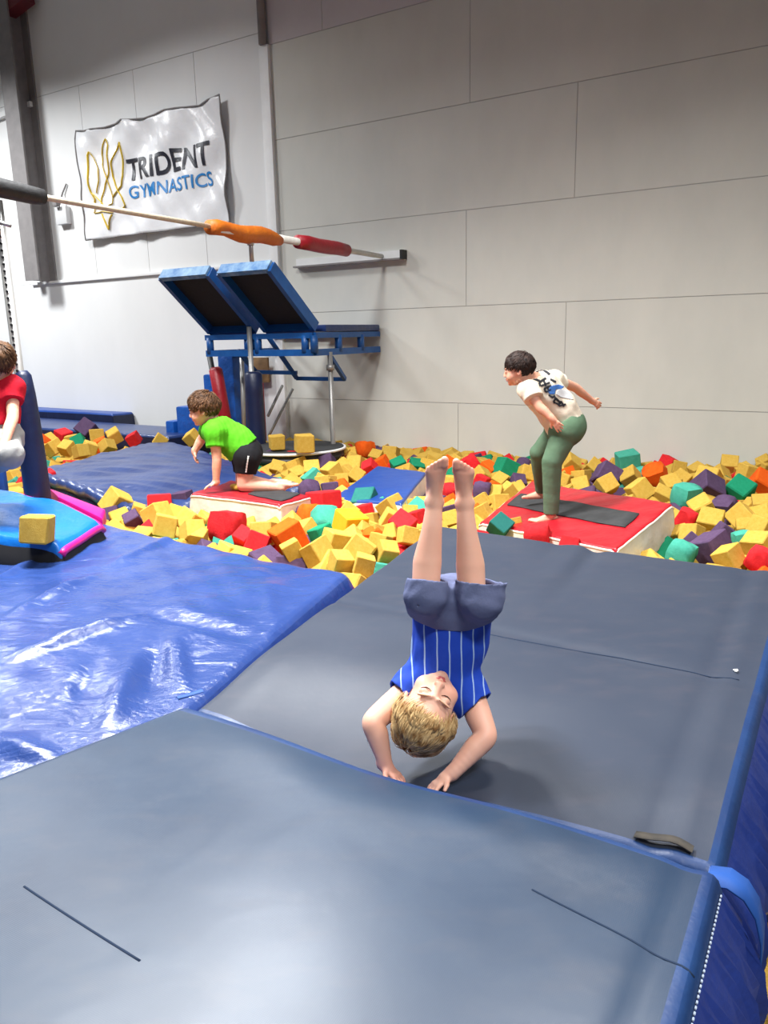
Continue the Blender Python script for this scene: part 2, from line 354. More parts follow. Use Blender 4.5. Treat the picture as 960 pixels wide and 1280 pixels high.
def flat_text(body, sA, zA, sB, zB, height, m, name, bold):
    """lettering whose baseline runs from (sA, zA) to (sB, zB) on the banner"""
    cu = bpy.data.curves.new(name, 'FONT'); cu.body = body; cu.size = 1; cu.offset = bold; cu.resolution_u = 4; cu.space_character = 1.02
    ob = bpy.data.objects.new(name, cu); COL.objects.link(ob); dg = bpy.context.evaluated_depsgraph_get(); dg.update()
    me = bpy.data.meshes.new_from_object(ob.evaluated_get(dg)); bpy.data.objects.remove(ob)
    bm = bmesh.new(); bm.from_mesh(me); bmesh.ops.triangulate(bm, faces=bm.faces); bmesh.ops.subdivide_edges(bm, edges=[e for e in bm.edges if e.calc_length() > 0.08], cuts=4); bmesh.ops.triangulate(bm, faces=bm.faces)
    xs = [v.co.x for v in bm.verts]; ys = [v.co.y for v in bm.verts]; x0, x1, y0, y1 = min(xs), max(xs), min(ys), max(ys)
    V = []; bm.verts.index_update()
    for v in bm.verts:
        f = (v.co.x-x0)/(x1-x0); g = (v.co.y-y0)/(y1-y0); V.append(BN(sA+(sB-sA)*f, zA+(zB-zA)*f+g*height, 0.008))
    fs = [tuple(v.index for v in f.verts) for f in bm.faces]; bm.free()
    return obj(name, V, fs, m, t)
M_let = mat('dark_lettering', (34, 34, 46), 0.4); M_bl = mat('blue_lettering', (40, 128, 196), 0.4); M_yl = mat('yellow_emblem', (232, 196, 40), 0.4, (214, 186, 70), 5)
sA, zA = spx(165, 226, 0.05); sB, zB = spx(265.5, 205.5, 0.05); sC, zC = spx(162, 200.5, 0.05)
flat_text('TRIDENT', sA+0.08, zA, sB-0.02, zB, zC-zA+0.02, M_let, 'lettering', 0.02)
sA, zA = spx(165, 249.5, 0.05); sB, zB = spx(267, 231.5, 0.05); sC, zC = spx(164, 233, 0.05)
flat_text('GYMNASTICS', sA, zA, sB, zB, zC-zA, M_bl, 'lettering', 0.012)
em = MB()
def ep(x, y): return spx(100+x*75/640, 155+y*150/1280, 0.05)
for pl in ([(150, 850), (165, 800), (135, 735), (120, 640), (105, 330), (112, 285), (150, 350), (200, 470), (210, 600), (200, 740)],
           [(135, 735), (200, 790), (250, 830), (300, 880)], [(330, 870), (362, 850), (362, 780), (310, 640), (280, 540), (240, 440), (228, 300), (270, 130), (310, 220), (330, 400), (318, 520), (275, 640), (255, 800), (262, 860)],
           [(362, 780), (425, 710), (470, 660), (485, 560), (470, 380), (450, 200), (410, 300), (375, 420), (370, 560), (400, 660), (425, 710), (470, 780), (500, 870), (465, 905), (440, 895)],
           [(150, 950), (270, 935), (380, 950)], [(260, 960), (290, 1030), (325, 1130), (345, 1050), (375, 970)], [(150, 850), (150, 950)]):
    P = []
    for (x0, y0), (x1, y1) in zip(pl[:-1], pl[1:]):
        for k in range(5): P.append(ep(x0+(x1-x0)*k/5, y0+(y1-y0)*k/5))
    P.append(ep(*pl[-1])); em.tube([BN(a, b, 0.006) for a, b in P], 0.021, 6, True, 0.25)
em.build('emblem', M_yl, t, True)

# ------------------------------------------------------------ high bar
def unit_(v): return v/np.linalg.norm(v)
L0 = np.array([-2.263, 4.944, 2.2]); R0 = pw(480, 321, 0.03); dbar = (R0-L0)
def BP(t_, dz=0): return L0+dbar*t_+np.array([0, 0, dz])
def tpix(px):
    best = min(((abs((lambda p: 480+F*((p-O) @ RT)/((p-O) @ FW))(BP(q))-px), q) for q in np.linspace(-0.3, 1, 600)), key=lambda x: x[0]); return best[1]
t = thing('high_bar', 'long pale high bar with black, orange and red pads crossing the hall', 'bar', (L0[0], L0[1], 2.1))
MB().tube([BP(-0.25), BP(tpix(345))], 0.019, 14).build('rail', M_bar, t, True)
MB().tube([BP(tpix(345)), BP(0.99)], [0.036, 0.026], 14).build('end_sleeve', mat('white_tape', (212, 210, 204), 0.5, (190, 188, 180), 10), t, True)
ta, tb = -0.2, tpix(54)
MB().tube([BP(ta, 0.0), BP(ta+(tb-ta)*0.5, 0.01), BP(ta+(tb-ta)*0.75, 0.012), BP(ta+(tb-ta)*0.95, 0.0), BP(tb, 0)], [0.058, 0.06, 0.058, 0.054, 0.048], 18).build('black_pad', M_blkfoam, t, True)
ta, tb = tpix(262), tpix(350)
pts = [BP(ta+(tb-ta)*k/10, -0.008+0.012*math.sin(k*1.1)) for k in range(11)]; R = [q*0.84 for q in (0.07, 0.075, 0.07, 0.078, 0.085, 0.09, 0.088, 0.086, 0.082, 0.074, 0.05)]
op = MB().tube(pts, R, 18).build('orange_pad', M_orangepad, t, True)
k0, k1 = ta+(tb-ta)*0.14, ta+(tb-ta)*0.3
_o = unit_(O-BP(k0))*0.066; MB().beam(BP(k0)+_o, BP(k1)+_o, 0.02, 0.07).build('tape', M_white, op, True)
ta, tb = tpix(372), tpix(433)
MB().tube([BP(ta+(tb-ta)*k/5, 0.004*math.sin(k*2)) for k in range(6)], [0.064, 0.070, 0.068, 0.070, 0.068, 0.064], 18).build('red_pad', M_redpad, t, True)
q = BP(tpix(312)); e_ = O+(pyy(313, 327, q[1])-O); MB().tube([(q[0], q[1], q[2]-0.04), (q[0]+0.003, q[1], e_[2])], 0.02, 12).build('clamp_stub', M_steel, t, True)
MB().tube([(q[0], q[1], q[2]-0.10), (q[0], q[1], q[2]-0.06)], 0.03, 12).build('clamp', M_steel, t, True)
# wall bracket
sa, za = spx(372, 327, 0.0); sb, zb = spx(507, 318.5, 0.0)
t = thing('wall_bracket', 'white steel channel bracket on the wall where the bar ends', 'bracket', W(sb, 0, zb-0.05))
MB().wbox(sb, sa, 0.001, 0.03, zb-0.055, zb+0.055).build('channel', M_white, t)
MB().wbox(sb, sa, 0.03, 0.1, zb-0.055, zb-0.035).build('flange', M_colgrey, t)
MB().wbox(sb-0.02, sb+0.015, 0.002, 0.11, zb-0.05, zb+0.05).build('end_plate', M_blacksteel, t)
# left upright
LX = L0[0]-0.025
t = thing('bar_upright', 'slim steel perforated upright rising from a navy pad at left', 'post', (LX, L0[1], -0.9))
top = np.array([LX, L0[1], 2.14]); lowp = np.array([LX, L0[1], -0.9])
MB().tube([lowp, top], 0.03, 14).build('outer_tube', M_steel, t, True)
hm = MB()
for k in range(26):
    z = 1.05+k*0.04; hm.tube([(LX+0.004, L0[1]-0.034, z), (LX+0.004, L0[1]-0.02, z)], 0.008, 8)
hm.build('adjustment_holes', M_black, t, kind='stuff')
MB().tube([(LX-0.015, L0[1]-0.06, 2.02), (LX+0.09, L0[1]-0.06, 1.985)], 0.012, 8).build('clamp_handle', M_steel, t, True)
MB().tube([(LX-0.03, L0[1], 2.05), (LX-0.03, L0[1], 1.92)], 0.05, 12).build('clamp', M_bar, t, True)
V = [(LX+0.02, L0[1], z) for z in (-0.6, -0.2, 0.2, 0.5, 0.8, 0.98, 1.1, 1.13)]
MB().tube(V, [0.085, 0.085, 0.082, 0.08, 0.072, 0.064, 0.052, 0.03], 18).build('pad', M_navypad, t, True)

# ------------------------------------------------------------ blue spotting platform at the wall
s0, s1, od = 4.33, 5.89, 1.30; zl, zt = 1.13, 1.36
t = thing('spotting_platform', 'blue steel platform fixed to the wall with two raised black hinged trays', 'platform', W((s0+s1)/2, 0.6, -0.4))
ra = MB(); 
for (a, b) in (((s0, 0.02), (s0, od)), ((s0, od), (s1, od)), ((s1, od), (s1, 0.02))): ra.beam(W(a[0], a[1], zl), W(b[0], b[1], zl), 0.06, 0.07)
ra.build('lower_rail', M_bluesteel, t)
rb = MB()
for (a, b) in (((s0, 0.02), (s0, od)), ((s0, od), (s1, od)), ((s1, od), (s1, 0.02)), ((s0, 0.04), (s1, 0.04))): rb.beam(W(a[0], a[1], zt-0.05), W(b[0], b[1], zt-0.05), 0.06, 0.06)
rb.build('upper_rail', M_bluesteel, t)
for (a, b) in ((s0, od), (s0, 0.85), (s0, 0.4), (s0+0.78, od), (s0+0.88, od), (s1-0.05, od), (s1, 0.6), (s0+0.28, od)):
    if (a, b) == (s0+0.28, od): a = s0+0.12
    MB().tube([W(a, b, zl), W(a, b, zt-0.05)], 0.042, 12).build('spacer_post', M_bluesteel, t, True)
MB().wbox(s0-0.03, s1-0.9, 0.02, od*0.86, zt-0.015, zt+0.06).build('deck_pad', M_navy, t, bevel=0.02)
def tray(sa, sb, Lr=1.0, name='tray'):
    ang = math.radians(40); up = np.array([0, 0, 1.0])*math.sin(ang)+WN*math.cos(ang); nrm = np.array([0, 0, 1.0])*math.cos(ang)-WN*math.sin(ang)
    h = [W(sa, od-0.03, zt-0.01), W(sb, od-0.03, zt-0.01)]; T = 0.12; w = 0.055
    def q(s_, l, n): return W(s_, od-0.03, zt-0.01)+up*l+nrm*n
    fr = MB()
    for (A, B) in (((sa, 0), (sa, Lr)), ((sb, 0), (sb, Lr)), ((sa, 0), (sb, 0))):
        fr.beam(q(A[0], A[1], T/2), q(B[0], B[1], T/2), w, T, nrm)
    tr = fr.build('tray_frame', M_bluesteel, t)
    MB().beam(q(sa, Lr, T/2), q(sb, Lr, T/2), w, T, nrm).build('worn_edge', M_worn, tr)
    MB().hexa([q(sa, 0.02, T*0.75), q(sb, 0.02, T*0.75), q(sb, Lr-0.02, T*0.75), q(sa, Lr-0.02, T*0.75), q(sa, 0.02, T), q(sb, 0.02, T), q(sb, Lr-0.02, T), q(sa, Lr-0.02, T)]).build('tray_mesh', M_black, tr)
tray(s0+0.03, s0+0.69, 0.90); tray(s0+0.85, s1-0.02, 0.90)
br = MB()
for pl3 in ([(336, 422, 1.0), (371, 473, 0.7), (431, 474, 0.6), (414, 447, 1.0)], [(297, 438, 1.1), (320, 465, 0.85), (371, 466, 0.75)]):
    for p_, q_ in zip(pl3[:-1], pl3[1:]): br.beam(pw(*p_), pw(*q_), 0.04, 0.045)
br.build('brace', M_bluesteel, t)
ctr = spx(319, 440, 1.28)
pl = MB().tube([W(ctr[0], 1.36, -0.9), W(ctr[0], 1.36, 1.42)], 0.027, 14).build('support_pole', M_steel, t, True)
cr_ = spx(413, 460, 1.05)
MB().tube([W(cr_[0], 1.05, -0.9), W(cr_[0], 1.05, zl)], 0.028, 14).build('support_pole', M_steel, t, True)
MB().tube([W(cr_[0], 1.05, 0.93), W(cr_[0], 1.05, 0.99)], 0.045, 12).build('collar', M_steel, t, True)
pp = [W(ctr[0]-0.02, 1.36, z) for z in (-0.6, -0.2, 0.3, 0.7, 0.9, 0.93)]
MB().tube(pp, [0.105, 0.105, 0.1, 0.1, 0.1, 0.07], 18).build('navy_pole_pad', M_navypad, t, True)
a = pw(262, 445, 1.1); b = pw(284, 560, 1.1)
MB().tube([a, b], 0.035, 12).build('slanted_pole', M_blacksteel, t, True)
a = pw(269, 459, 1.1); b = pw(290, 575, 1.1)
MB().tube([a, a*0.97+b*0.03, b], [0.05, 0.082, 0.085], 16).build('red_pole_pad', M_redpad, t, True)
for _k in (): pass
t3 = thing('ladder_rails', 'pair of thin leaning silver rails under the blue platform', 'rail', pw(336, 545, 0.45))
for (a, b) in (((353, 482), (335, 520)), ((366, 486), (336, 545))):
    MB().tube([pw(a[0], a[1], 0.25), pw(b[0], b[1], 0.6)], 0.018, 8).build('rail', M_steel, t3, True)

# stored blocks near the wall
def wblock(name, x0, y0, x1, y1, off, dep, m, label, cat, bev=0.03, group=None, dx=0):
    sA, zA = spx(x0, y0, off); sB, zB = spx(x1, y1, off)
    o = MB().wbox(min(sA, sB), max(sA, sB), off-dep, off, min(zA, zB), max(zA, zB)).build(name, m, None, bevel=bev); return tag(o, label, cat, group)
wblock('foam_block', 271, 444, 297, 552, 0.85, 0.3, M_blueblock, 'tall blue vinyl block standing behind the red padded pole', 'block')
wblock('foam_block', 253, 468, 270, 552, 0.9, 0.5, M_blueblock, 'medium blue vinyl block just left of the red padded pole', 'block')
wblock('foam_block', 219, 508, 252, 552, 1.0, 0.55, M_blueblock, 'low blue vinyl block behind the head of the green-shirted boy', 'block')
wblock('foam_block', 206, 526, 218.5, 552, 1.0, 0.4, M_blueblock, 'smallest blue vinyl block at the left end of the row', 'block')
wblock('plywood_board', 305, 447, 336, 478, 0.12, 0.03, M_ply, 'brown plywood board in the shade under the blue platform', 'board', 0.004)
wblock('crash_block', 300, 479, 316, 560, 0.5, 0.3, M_redpad, 'dark red padded block in the shade beside the navy pole pad', 'block')
a = pw(302, 447, 0.95); b = pw(306, 560, 0.95)
tag(MB().tube([a, b], 0.028, 10).build('steel_pole', M_steel, None, True), 'thin grey pole standing against the tall blue block', 'pole')

# long blue mats along the wall at far left
def matbox(name, s_0, s_1, o0, o1, z0, z1, label, m=M_navy):
    c = [W(s_1, o1, z1), W(s_0, o1, z1), W(s_0, o0, z1), W(s_1, o0, z1)]
    t = thing(name, label, 'mat', (sum(c)/4)*np.array([1, 1, 0])+np.array([0, 0, z0]))
    cushion(c, z1-z0, 12, 6, 0.03, lambda u, v, p: 0.008*math.sin(9*u+3*v), mats=(m, M_navypad), parent=t, bulge=0.02); return t
sm1 = spx(150, 530, 0.3)[0]
matbox('long_mat', sm1, 15.5, 0.03, 0.42, -0.5, 0.24, 'blue mat lying along the foot of the wall at far left', M_midblue)
sm2 = spx(214, 543, 1.3)[0]
matbox('long_mat', sm2, 15.5, 0.46, 1.35, -0.5, 0.12, 'navy mat lying in front of the blue mat by the wall', M_navy)

# rim trampoline under the platform with two cubes on it
c0 = pz(366, 558, 0.12); t = thing('mini_trampoline', 'round black trampoline with pale rim under the blue platform', 'trampoline', (c0[0], c0[1], -0.3))
def ring_pts(r, z, n=40): return [(c0[0]+r*0.80*math.cos(2*math.pi*k/n), c0[1]+r*0.7*math.sin(2*math.pi*k/n), z) for k in range(n+1)]
MB().tube(ring_pts(0.72, 0.1), 0.016, 8, False).build('rim', M_white, t, True)
n = 40; V = [(c0[0], c0[1], 0.11)]+ring_pts(0.7, 0.12)[:-1]+ring_pts(0.7, 0.02)[:-1]
Fc = [(0, 1+k, 1+(k+1) % n) for k in range(n)]+[(1+k, 1+n+k, 1+n+(k+1) % n, 1+(k+1) % n) for k in range(n)]
obj('bed', V, Fc, M_blackbed, t)
MB().tube(ring_pts(0.66, 0.02), 0.04, 8, False).build('spring_cover', M_blacksteel, t, True)

# ============================================================ MATS
# far half of the folding mat
zf = 0.17
A = pz(236, 878, zf); FL = pz(545, 656, 0.2); FRd = pz(960, 712, 0.2); r1 = pz(962, 850, zf); r2 = pz(905, 1080, zf)
def isect(p, d, q, e):
    M = np.array([[d[0], -e[0]], [d[1], -e[1]]]); k = np.linalg.solve(M, (q-p)[:2]); return p+d*k[0]
dfar = FRd-FL; dr = r1-r2
FR = isect(FL, dfar, r2, dr); FR[2] = 0.2; B = r2.copy()
def hf_far(u, v, p):      # u along the fold, v away from the viewer
    h = 0.012*wav(np.array([u*1.7, v*2.3, 0.]), 1.6, 3)
    h -= 0.07*math.exp(-(v*6)**2)*(0.35+0.65*math.exp(-((u-0.42)*3.2)**2))           # pressed down along the fold by the hands
    h -= 0.006*math.exp(-((v-0.425)*60)**2)                                            # stitched seam
    h -= 0.020*math.exp(-((u-0.51)*38)**2)*max(0, min(1, (v-0.55)*3))              # creases at the far edge
    h += 0.010*math.exp(-((u-0.47)*30)**2)*max(0, v-0.6)*2.5-0.008*math.exp(-((u-0.40)*50)**2)*max(0, v-0.8)*5
    h += 0.005*math.exp(-((u-0.935)*50)**2)-0.006*math.exp(-((u-0.90)*50)**2)          # long ridge by the right border
    h += 0.01*math.exp(-((u-0.08)*20)**2)*math.exp(-((v-0.1)*8)**2)
    return h
tf = thing('folding_mat', 'dark slate mat far half of the folding mat under the upside-down boy', 'mat', (0.8, 3.0, -0.35))
outs, surfF = cushion([A, B, FR, FL], 0.42, 80, 90, 0.035, hf_far, band=0.035, bulge=0.085, mats=(M_slate2, M_side, M_royal), parent=tf, bs='rn')
def seam(surf, uv, parent, r=0.004, m=M_cord, name='seam', up=0.0004):
    P = []
    for (a, b), (c, d) in zip(uv[:-1], uv[1:]):
        for k in range(14): P.append(surf(a+(c-a)*k/14, b+(d-b)*k/14, up))
    P.append(surf(*uv[-1], up)); return MB().tube(P, r, 8, True, 0.35).build(name, m, parent, True)
seam(surfF, [(0.25, 0.405), (0.48, 0.412), (0.73, 0.434), (0.95, 0.441)], tf, 0.003)
# near half
zn = 0.23
A2 = pz(234, 879, zn); B2 = pz(906, 1087, zn); nl = pz(0, 969, zn); nr = pz(862, 1280, zn)
dl = (nl-A2)/np.linalg.norm(nl-A2); drr = (nr-B2)/np.linalg.norm(nr-B2)
C2 = A2+dl*1.75; D2 = B2+drr*1.2
def hf_near(u, v, p):     # v=1 at the fold
    h = 0.005*wav(np.array([u*1.7, v*2.0, 0.]), 1.5, 8)
    h += 0.022*math.exp(-((v-0.95)*12)**2)*math.sin(math.pi*u)*0.7-0.03*math.exp(-((u-0.48)*5)**2)*math.exp(-((1-v)*10)**2)
    h -= 0.006*math.exp(-((u-0.955)*50)**2)
    return h
tn = thing('folding_mat', 'slate blue near half of the folding mat filling the foreground', 'mat', (-0.2, 1.0, -0.35))
outs, surfN = cushion([C2, D2, B2, A2], 0.5, 80, 70, 0.04, hf_near, band=0.05, bulge=0.09, mats=(M_slate, M_side, M_royal), parent=tn, bs='rf')
tn_uv = [(0.72, 0.80), (0.96, 0.72)]
def uv_of(surf, px, py):
    best = (1e9, 0, 0); u0 = v0 = 0.5; st = 0.5
    for it in range(9):
        for a in np.linspace(-st, st, 9):
            for b in np.linspace(-st, st, 9):
                u, v = min(max(u0+a, 0.001), 0.999), min(max(v0+b, 0.001), 0.999); p = surf(u, v); w = (p-O) @ FW
                if w < 0.05: continue
                e = (480+F*((p-O) @ RT)/w-px)**2+(640-F*((p-O) @ UP)/w-py)**2
                if e < best[0]: best = (e, u, v)
        u0, v0 = best[1], best[2]; st *= 0.45
    return (u0, v0)
seam(surfN, [uv_of(surfN, 30, 1108), uv_of(surfN, 175, 1201)], tn, 0.0024)
seam(surfN, [uv_of(surfN, 665, 1112), uv_of(surfN, 760, 1160), uv_of(surfN, 868, 1222)], tn, 0.0024)
# pale stitches along the right border of the near half, strap and lint
MBs = MB()
for k in range(60):
    v = 0.35+0.62*k/60; p = surfN(0.997, v, -0.006)+np.array([0.006, 0, 0]); q = surfN(0.997, v+0.005, -0.006)+np.array([0.006, 0, 0]); MBs.tube([p, q], 0.0018, 5)
MBs.build('stitching', M_thread, tn, kind='stuff')
p = (surfN(0.999, 0.985)+surfF(0.999, 0.01))/2
def strap(P, wdir, w, name, m, parent):
    V = []; n = len(P)
    for q in P:
        for e in (-1, 1):
            for o_ in (0, 0.004): V.append(np.array(q)+np.array(wdir)*e*w/2+np.array([0.7, -0.2, 0.7])*o_)
    Fc = []
    for i in range(n-1):
        a = i*4; b = a+4; Fc += [(a+1, a+3, b+3, b+1), (a, b, b+2, a+2), (a, a+1, b+1, b), (a+2, b+2, b+3, a+3)]
    return fixn(obj(name, V, Fc, m, parent, True))
ex = (D2-C2)/np.linalg.norm(D2-C2); ey = (B2-D2)/np.linalg.norm(B2-D2)
strap([p+ex*a+np.array([0, 0, b]) for a, b in ((-0.03, 0.02), (0.01, 0.022), (0.045, 0.0), (0.07, -0.04), (0.085, -0.1), (0.088, -0.16), (0.08, -0.22))], ey, 0.07, 'connecting_strap', M_strap, tn)
pl_ = pz(236, 874, 0.22); strap([pl_+np.array([a, b, 0.012]) for a, b in ((-0.03, -0.02), (0.0, 0.0), (0.035, 0.03))], (0.5, -0.8, 0), 0.025, 'connecting_strap', M_strap, tn)
u_, v_ = uv_of(surfF, 920, 840); p = surfF(u_, v_, 0.004)
lm = MB()
for k in range(7):
    q = p+np.array([rng.normal()*0.005, rng.normal()*0.005, 0]); lm.tube([q, q+np.array([rng.normal()*0.004, rng.normal()*0.004, 0.003])], 0.003, 5)
tag(lm.build('lint_tuft', M_lint, None, True), 'tiny white tuft of lint on the far slate mat', 'lint')
# crumpled flap in the fold
u_, v_ = uv_of(surfF, 830, 1050); P = [surfF(u_-0.04+0.08*k/8, 0.02, 0.006+0.012*math.sin(k*math.pi/8)) for k in range(9)]
strap(P, ey, 0.025, 'crumpled_flap', mat('khaki_fabric', (44, 42, 40), 0.85, (66, 60, 52), 20), tf)

# foreground glossy tarp mat
K1 = pz(441, 714, 0.14); K2 = pz(120, 650, 0.14); A3 = pz(232, 882, 0.14); A4 = pz(-40, 985, 0.14)
d1 = (A3-K1)/np.linalg.norm(A3-K1); K4 = K1+d1*2.9; K4[0] -= 0.05
d2 = pz(0, 690, 0.14)-K2; d2 /= np.linalg.norm(d2); K3 = K2+(-WN*0+d1*0.4+d2*0.6)*3.0
K3[2] = 0.1; K4[2] = 0.02
def hf_tarp(u, v, p):
    pp = np.array([p[0], p[1], 0.])
    h = 0.03*wav(pp, 1.6, 21)*0.9+0.012*wav(pp, 5.5, 22)
    h += 0.05*math.sin(math.pi*min(1, u*1.0))*math.sin(math.pi*v)
    def ridge(ax, ay, bx, by, a, w):
        A_ = pz(ax, ay, 0.15)[:2]; B_ = pz(bx, by, 0.15)[:2]; d = B_-A_; L = np.linalg.norm(d); d /= L; q = pp[:2]-A_; tt = q @ d; pr = abs(q[0]*d[1]-q[1]*d[0]); f = min(max(tt/L, 0), 1)
        end = max(0, abs(tt-L/2)-L/2); return a*math.exp(-(pr/w)**2)*math.exp(-(end/0.08)**2)*(0.4+0.6*math.sin(math.pi*f))
    h += ridge(30, 820, 160, 775, 0.035, 0.035)+ridge(215, 795, 232, 862, 0.04, 0.04)+ridge(125, 900, 165, 820, 0.03, 0.035)+ridge(150, 700, 215, 665, 0.025, 0.04)+ridge(335, 735, 345, 780, 0.03, 0.035)
    h += ridge(0, 905, 80, 925, 0.04, 0.035)+ridge(20, 770, 120, 720, 0.028, 0.04)-ridge(165, 765, 330, 790, 0.03, 0.05)-ridge(90, 870, 120, 820, 0.02, 0.04)-ridge(180, 870, 200, 800, 0.025, 0.04)
    h += ridge(300, 800, 395, 735, 0.015, 0.02)+ridge(265, 860, 330, 815, 0.018, 0.02)+ridge(90, 690, 140, 672, 0.02, 0.04)+ridge(0, 720, 40, 700, 0.03, 0.03)
    near = math.exp(-(min(1-u, 1)*9)**2); return h*(1-0.85*near)
tt = thing('crash_mat', 'large glossy wrinkled royal blue crash mat at left foreground', 'mat', (-1.8, 3.2, -0.3))
cushion([K3, K4, K1, K2], 0.34, 130, 130, 0.06, hf_tarp, bulge=0.04, mats=(M_tarp, M_tarp), parent=tt)

# back navy tarp mat
def quadmat(name, pxs, z, thick, hf, m, ms, label, er=0.05, n=50, bulge=0.03, cat='mat'):
    C = [pz(x, y, zz) for (x, y), zz in zip(pxs, z if isinstance(z, (list, tuple)) else [z]*4)]
    t = thing(name, label, cat, (sum(C)/4)*np.array([1, 1, 0])+np.array([0, 0, min(c[2] for c in C)-thick]))
    o, s = cushion(C, thick, n, n, er, hf, mats=(m, ms), parent=t, bulge=bulge); return t, s, C
def hf_back(u, v, p):
    pp = np.array([p[0], p[1], 0.]); return 0.035*wav(pp, 1.8, 31)+0.016*wav(np.array([p[0]*0.6+p[1], p[1]*0.4-p[0]*0.3, 0.]), 7, 32)+0.05*math.sin(math.pi*u)*math.sin(math.pi*v)
tb_, sB_, CB = quadmat('crash_mat', [(40, 588), (168, 638), (384, 606), (205, 549)], [0.1, 0.03, 0.06, 0.1], 0.32, hf_back, M_navy, M_navypad, 'wrinkled navy crash mat lying behind the boy in the green shirt', 0.07, 70, 0.07)
rp = [sB_(min(0.99, 0.02+0.93*k/40), 0.01, -0.03+0.012*abs(math.sin(k*0.8))) for k in range(41)]
MB().tube(rp, [0.045+0.012*abs(math.sin(k*0.8)) for k in range(41)], 10).build('rolled_edge', M_navy, tb_, True)
# centre blue wedge
C = [pz(502, 629, 0.09), pz(533, 590, 0.12), pz(472, 582, 0.10), pz(413, 624, 0.04)]
t = thing('wedge_mat', 'plain blue flat-topped mat with pale side in the middle of the cubes', 'mat', (sum(C)/4)*np.array([1, 1, 0])+np.array([0, 0, -0.2]))
outs, _ = cushion(C, 0.3, 20, 20, 0.02, lambda u, v, p: 0.006*wav(p, 6, 4), mats=(M_midblue, M_whitevinyl), parent=t, bulge=0.02)
# light blue mat with magenta piping, lower left
tl_, sL_, CL = quadmat('play_mat', [(-150, 655), (74, 672), (126, 640), (-60, 590)], [0.33, 0.28, 0.30, 0.43], 0.3, lambda u, v, p: 0.03*wav(p, 4, 41)-0.05*u**3, M_sky, M_darkbase, 'bright light blue mat at left edge behind the single yellow cube', 0.05, 40, 0.03)
ed = [sL_(1-0.004, 0.02+0.97*k/20, 0.0) for k in range(21)]; ed2 = [sL_(1-0.99*k/30*0.55, 0.996, 0.0) for k in range(31)]
MB().tube(ed, 0.022, 8).build('magenta_piping', M_magenta, tl_, True)
MB().tube(ed2, 0.026, 8).build('magenta_piping', M_magenta, tl_, True)
c = [pz(72, 620, 0.30), pz(128, 648, 0.18), pz(132, 636, 0.2), pz(60, 609, 0.32)]
o = MB().hexa([q-np.array([0, 0, 0.1]) for q in c]+c).build('magenta_mat', M_magenta, None, bevel=0.02); tag(o, 'narrow magenta mat edge showing behind the light blue mat', 'mat')
o = MB().beam(pz(4, 612, 0.1)+np.array([0, 0, -0.2]), pz(4, 612, 0.1)+np.array([0, 0, 0.2]), 0.07, 0.07, (1, 0, 0)).build('padded_post', M_midblue, None, bevel=0.02); tag(o, 'short blue padded post on the light blue mat', 'post')

# small red and white block, and the red wedge trampoline
def topmat(name, pxs, zs, thick, m, ms, label, bedpx, bedz, bottom_shrink=0.0, cat='trampoline', er=0.025):
    C = [pz(x, y, z) for (x, y), z in zip(pxs, zs)]; base = (sum(C)/4)*np.array([1, 1, 0])+np.array([0, 0, -thick+min(zs)])
    t = thing(name, label, cat, base)
    outs, sf = cushion(C, thick, 36, 30, er, lambda u, v, p: 0.006*wav(p, 9, 51), mats=(m, ms), parent=t, bulge=0.02)
    if bedpx is not None:
        uv = [uv_of(sf, *q) for q in bedpx]; n = 14; V = []; Fc = []
        for i in range(n+1):
            for j in range(n+1):
                a, b = i/n, j/n; u = (uv[0][0]*(1-a)+uv[1][0]*a)*(1-b)+(uv[3][0]*(1-a)+uv[2][0]*a)*b; v = (uv[0][1]*(1-a)+uv[1][1]*a)*(1-b)+(uv[3][1]*(1-a)+uv[2][1]*a)*b
                V.append(sf(u, v, 0.008))
        for i in range(n):
            for j in range(n): a = i*(n+1)+j; Fc.append((a, a+n+1, a+n+2, a+1))
        o = obj('bed', V, Fc, M_blackbed, t, True); s_ = o.modifiers.new('thick', 'SOLIDIFY'); s_.thickness = 0.006; s_.offset = -1
    P = [sf(u, v, -0.004) for u, v in [(k/30, 0.003) for k in range(30)]+[(0.997, k/30) for k in range(30)]+[(1-k/30, 0.997) for k in range(30)]+[(0.003, 1-k/30) for k in range(31)]]
    MB().tube(P, 0.009, 6).build('piping', M_whitevinyl, t, True)
    return t, sf
tW, sW = topmat('wedge_trampoline', [(599, 652), (771, 687), (842, 629), (664, 601)], [0.0, 0.09, 0.2, 0.05], 0.34, M_redvinyl, M_whitevinyl,
                'red wedge trampoline with white sides under the boy in green trousers', [(634, 632), (781, 660), (799, 643), (651, 618)], 0.2)
tG, sG = topmat('foam_trampoline', [(238, 616), (350, 630), (388, 619), (288, 600)], [0.13, 0.13, 0.11, 0.12], 0.36, M_redpad, M_whitevinyl,
                'small white-sided red-topped block under the kneeling boy in green', [(310, 618), (352, 627), (375, 618), (330, 610)], 0.2)
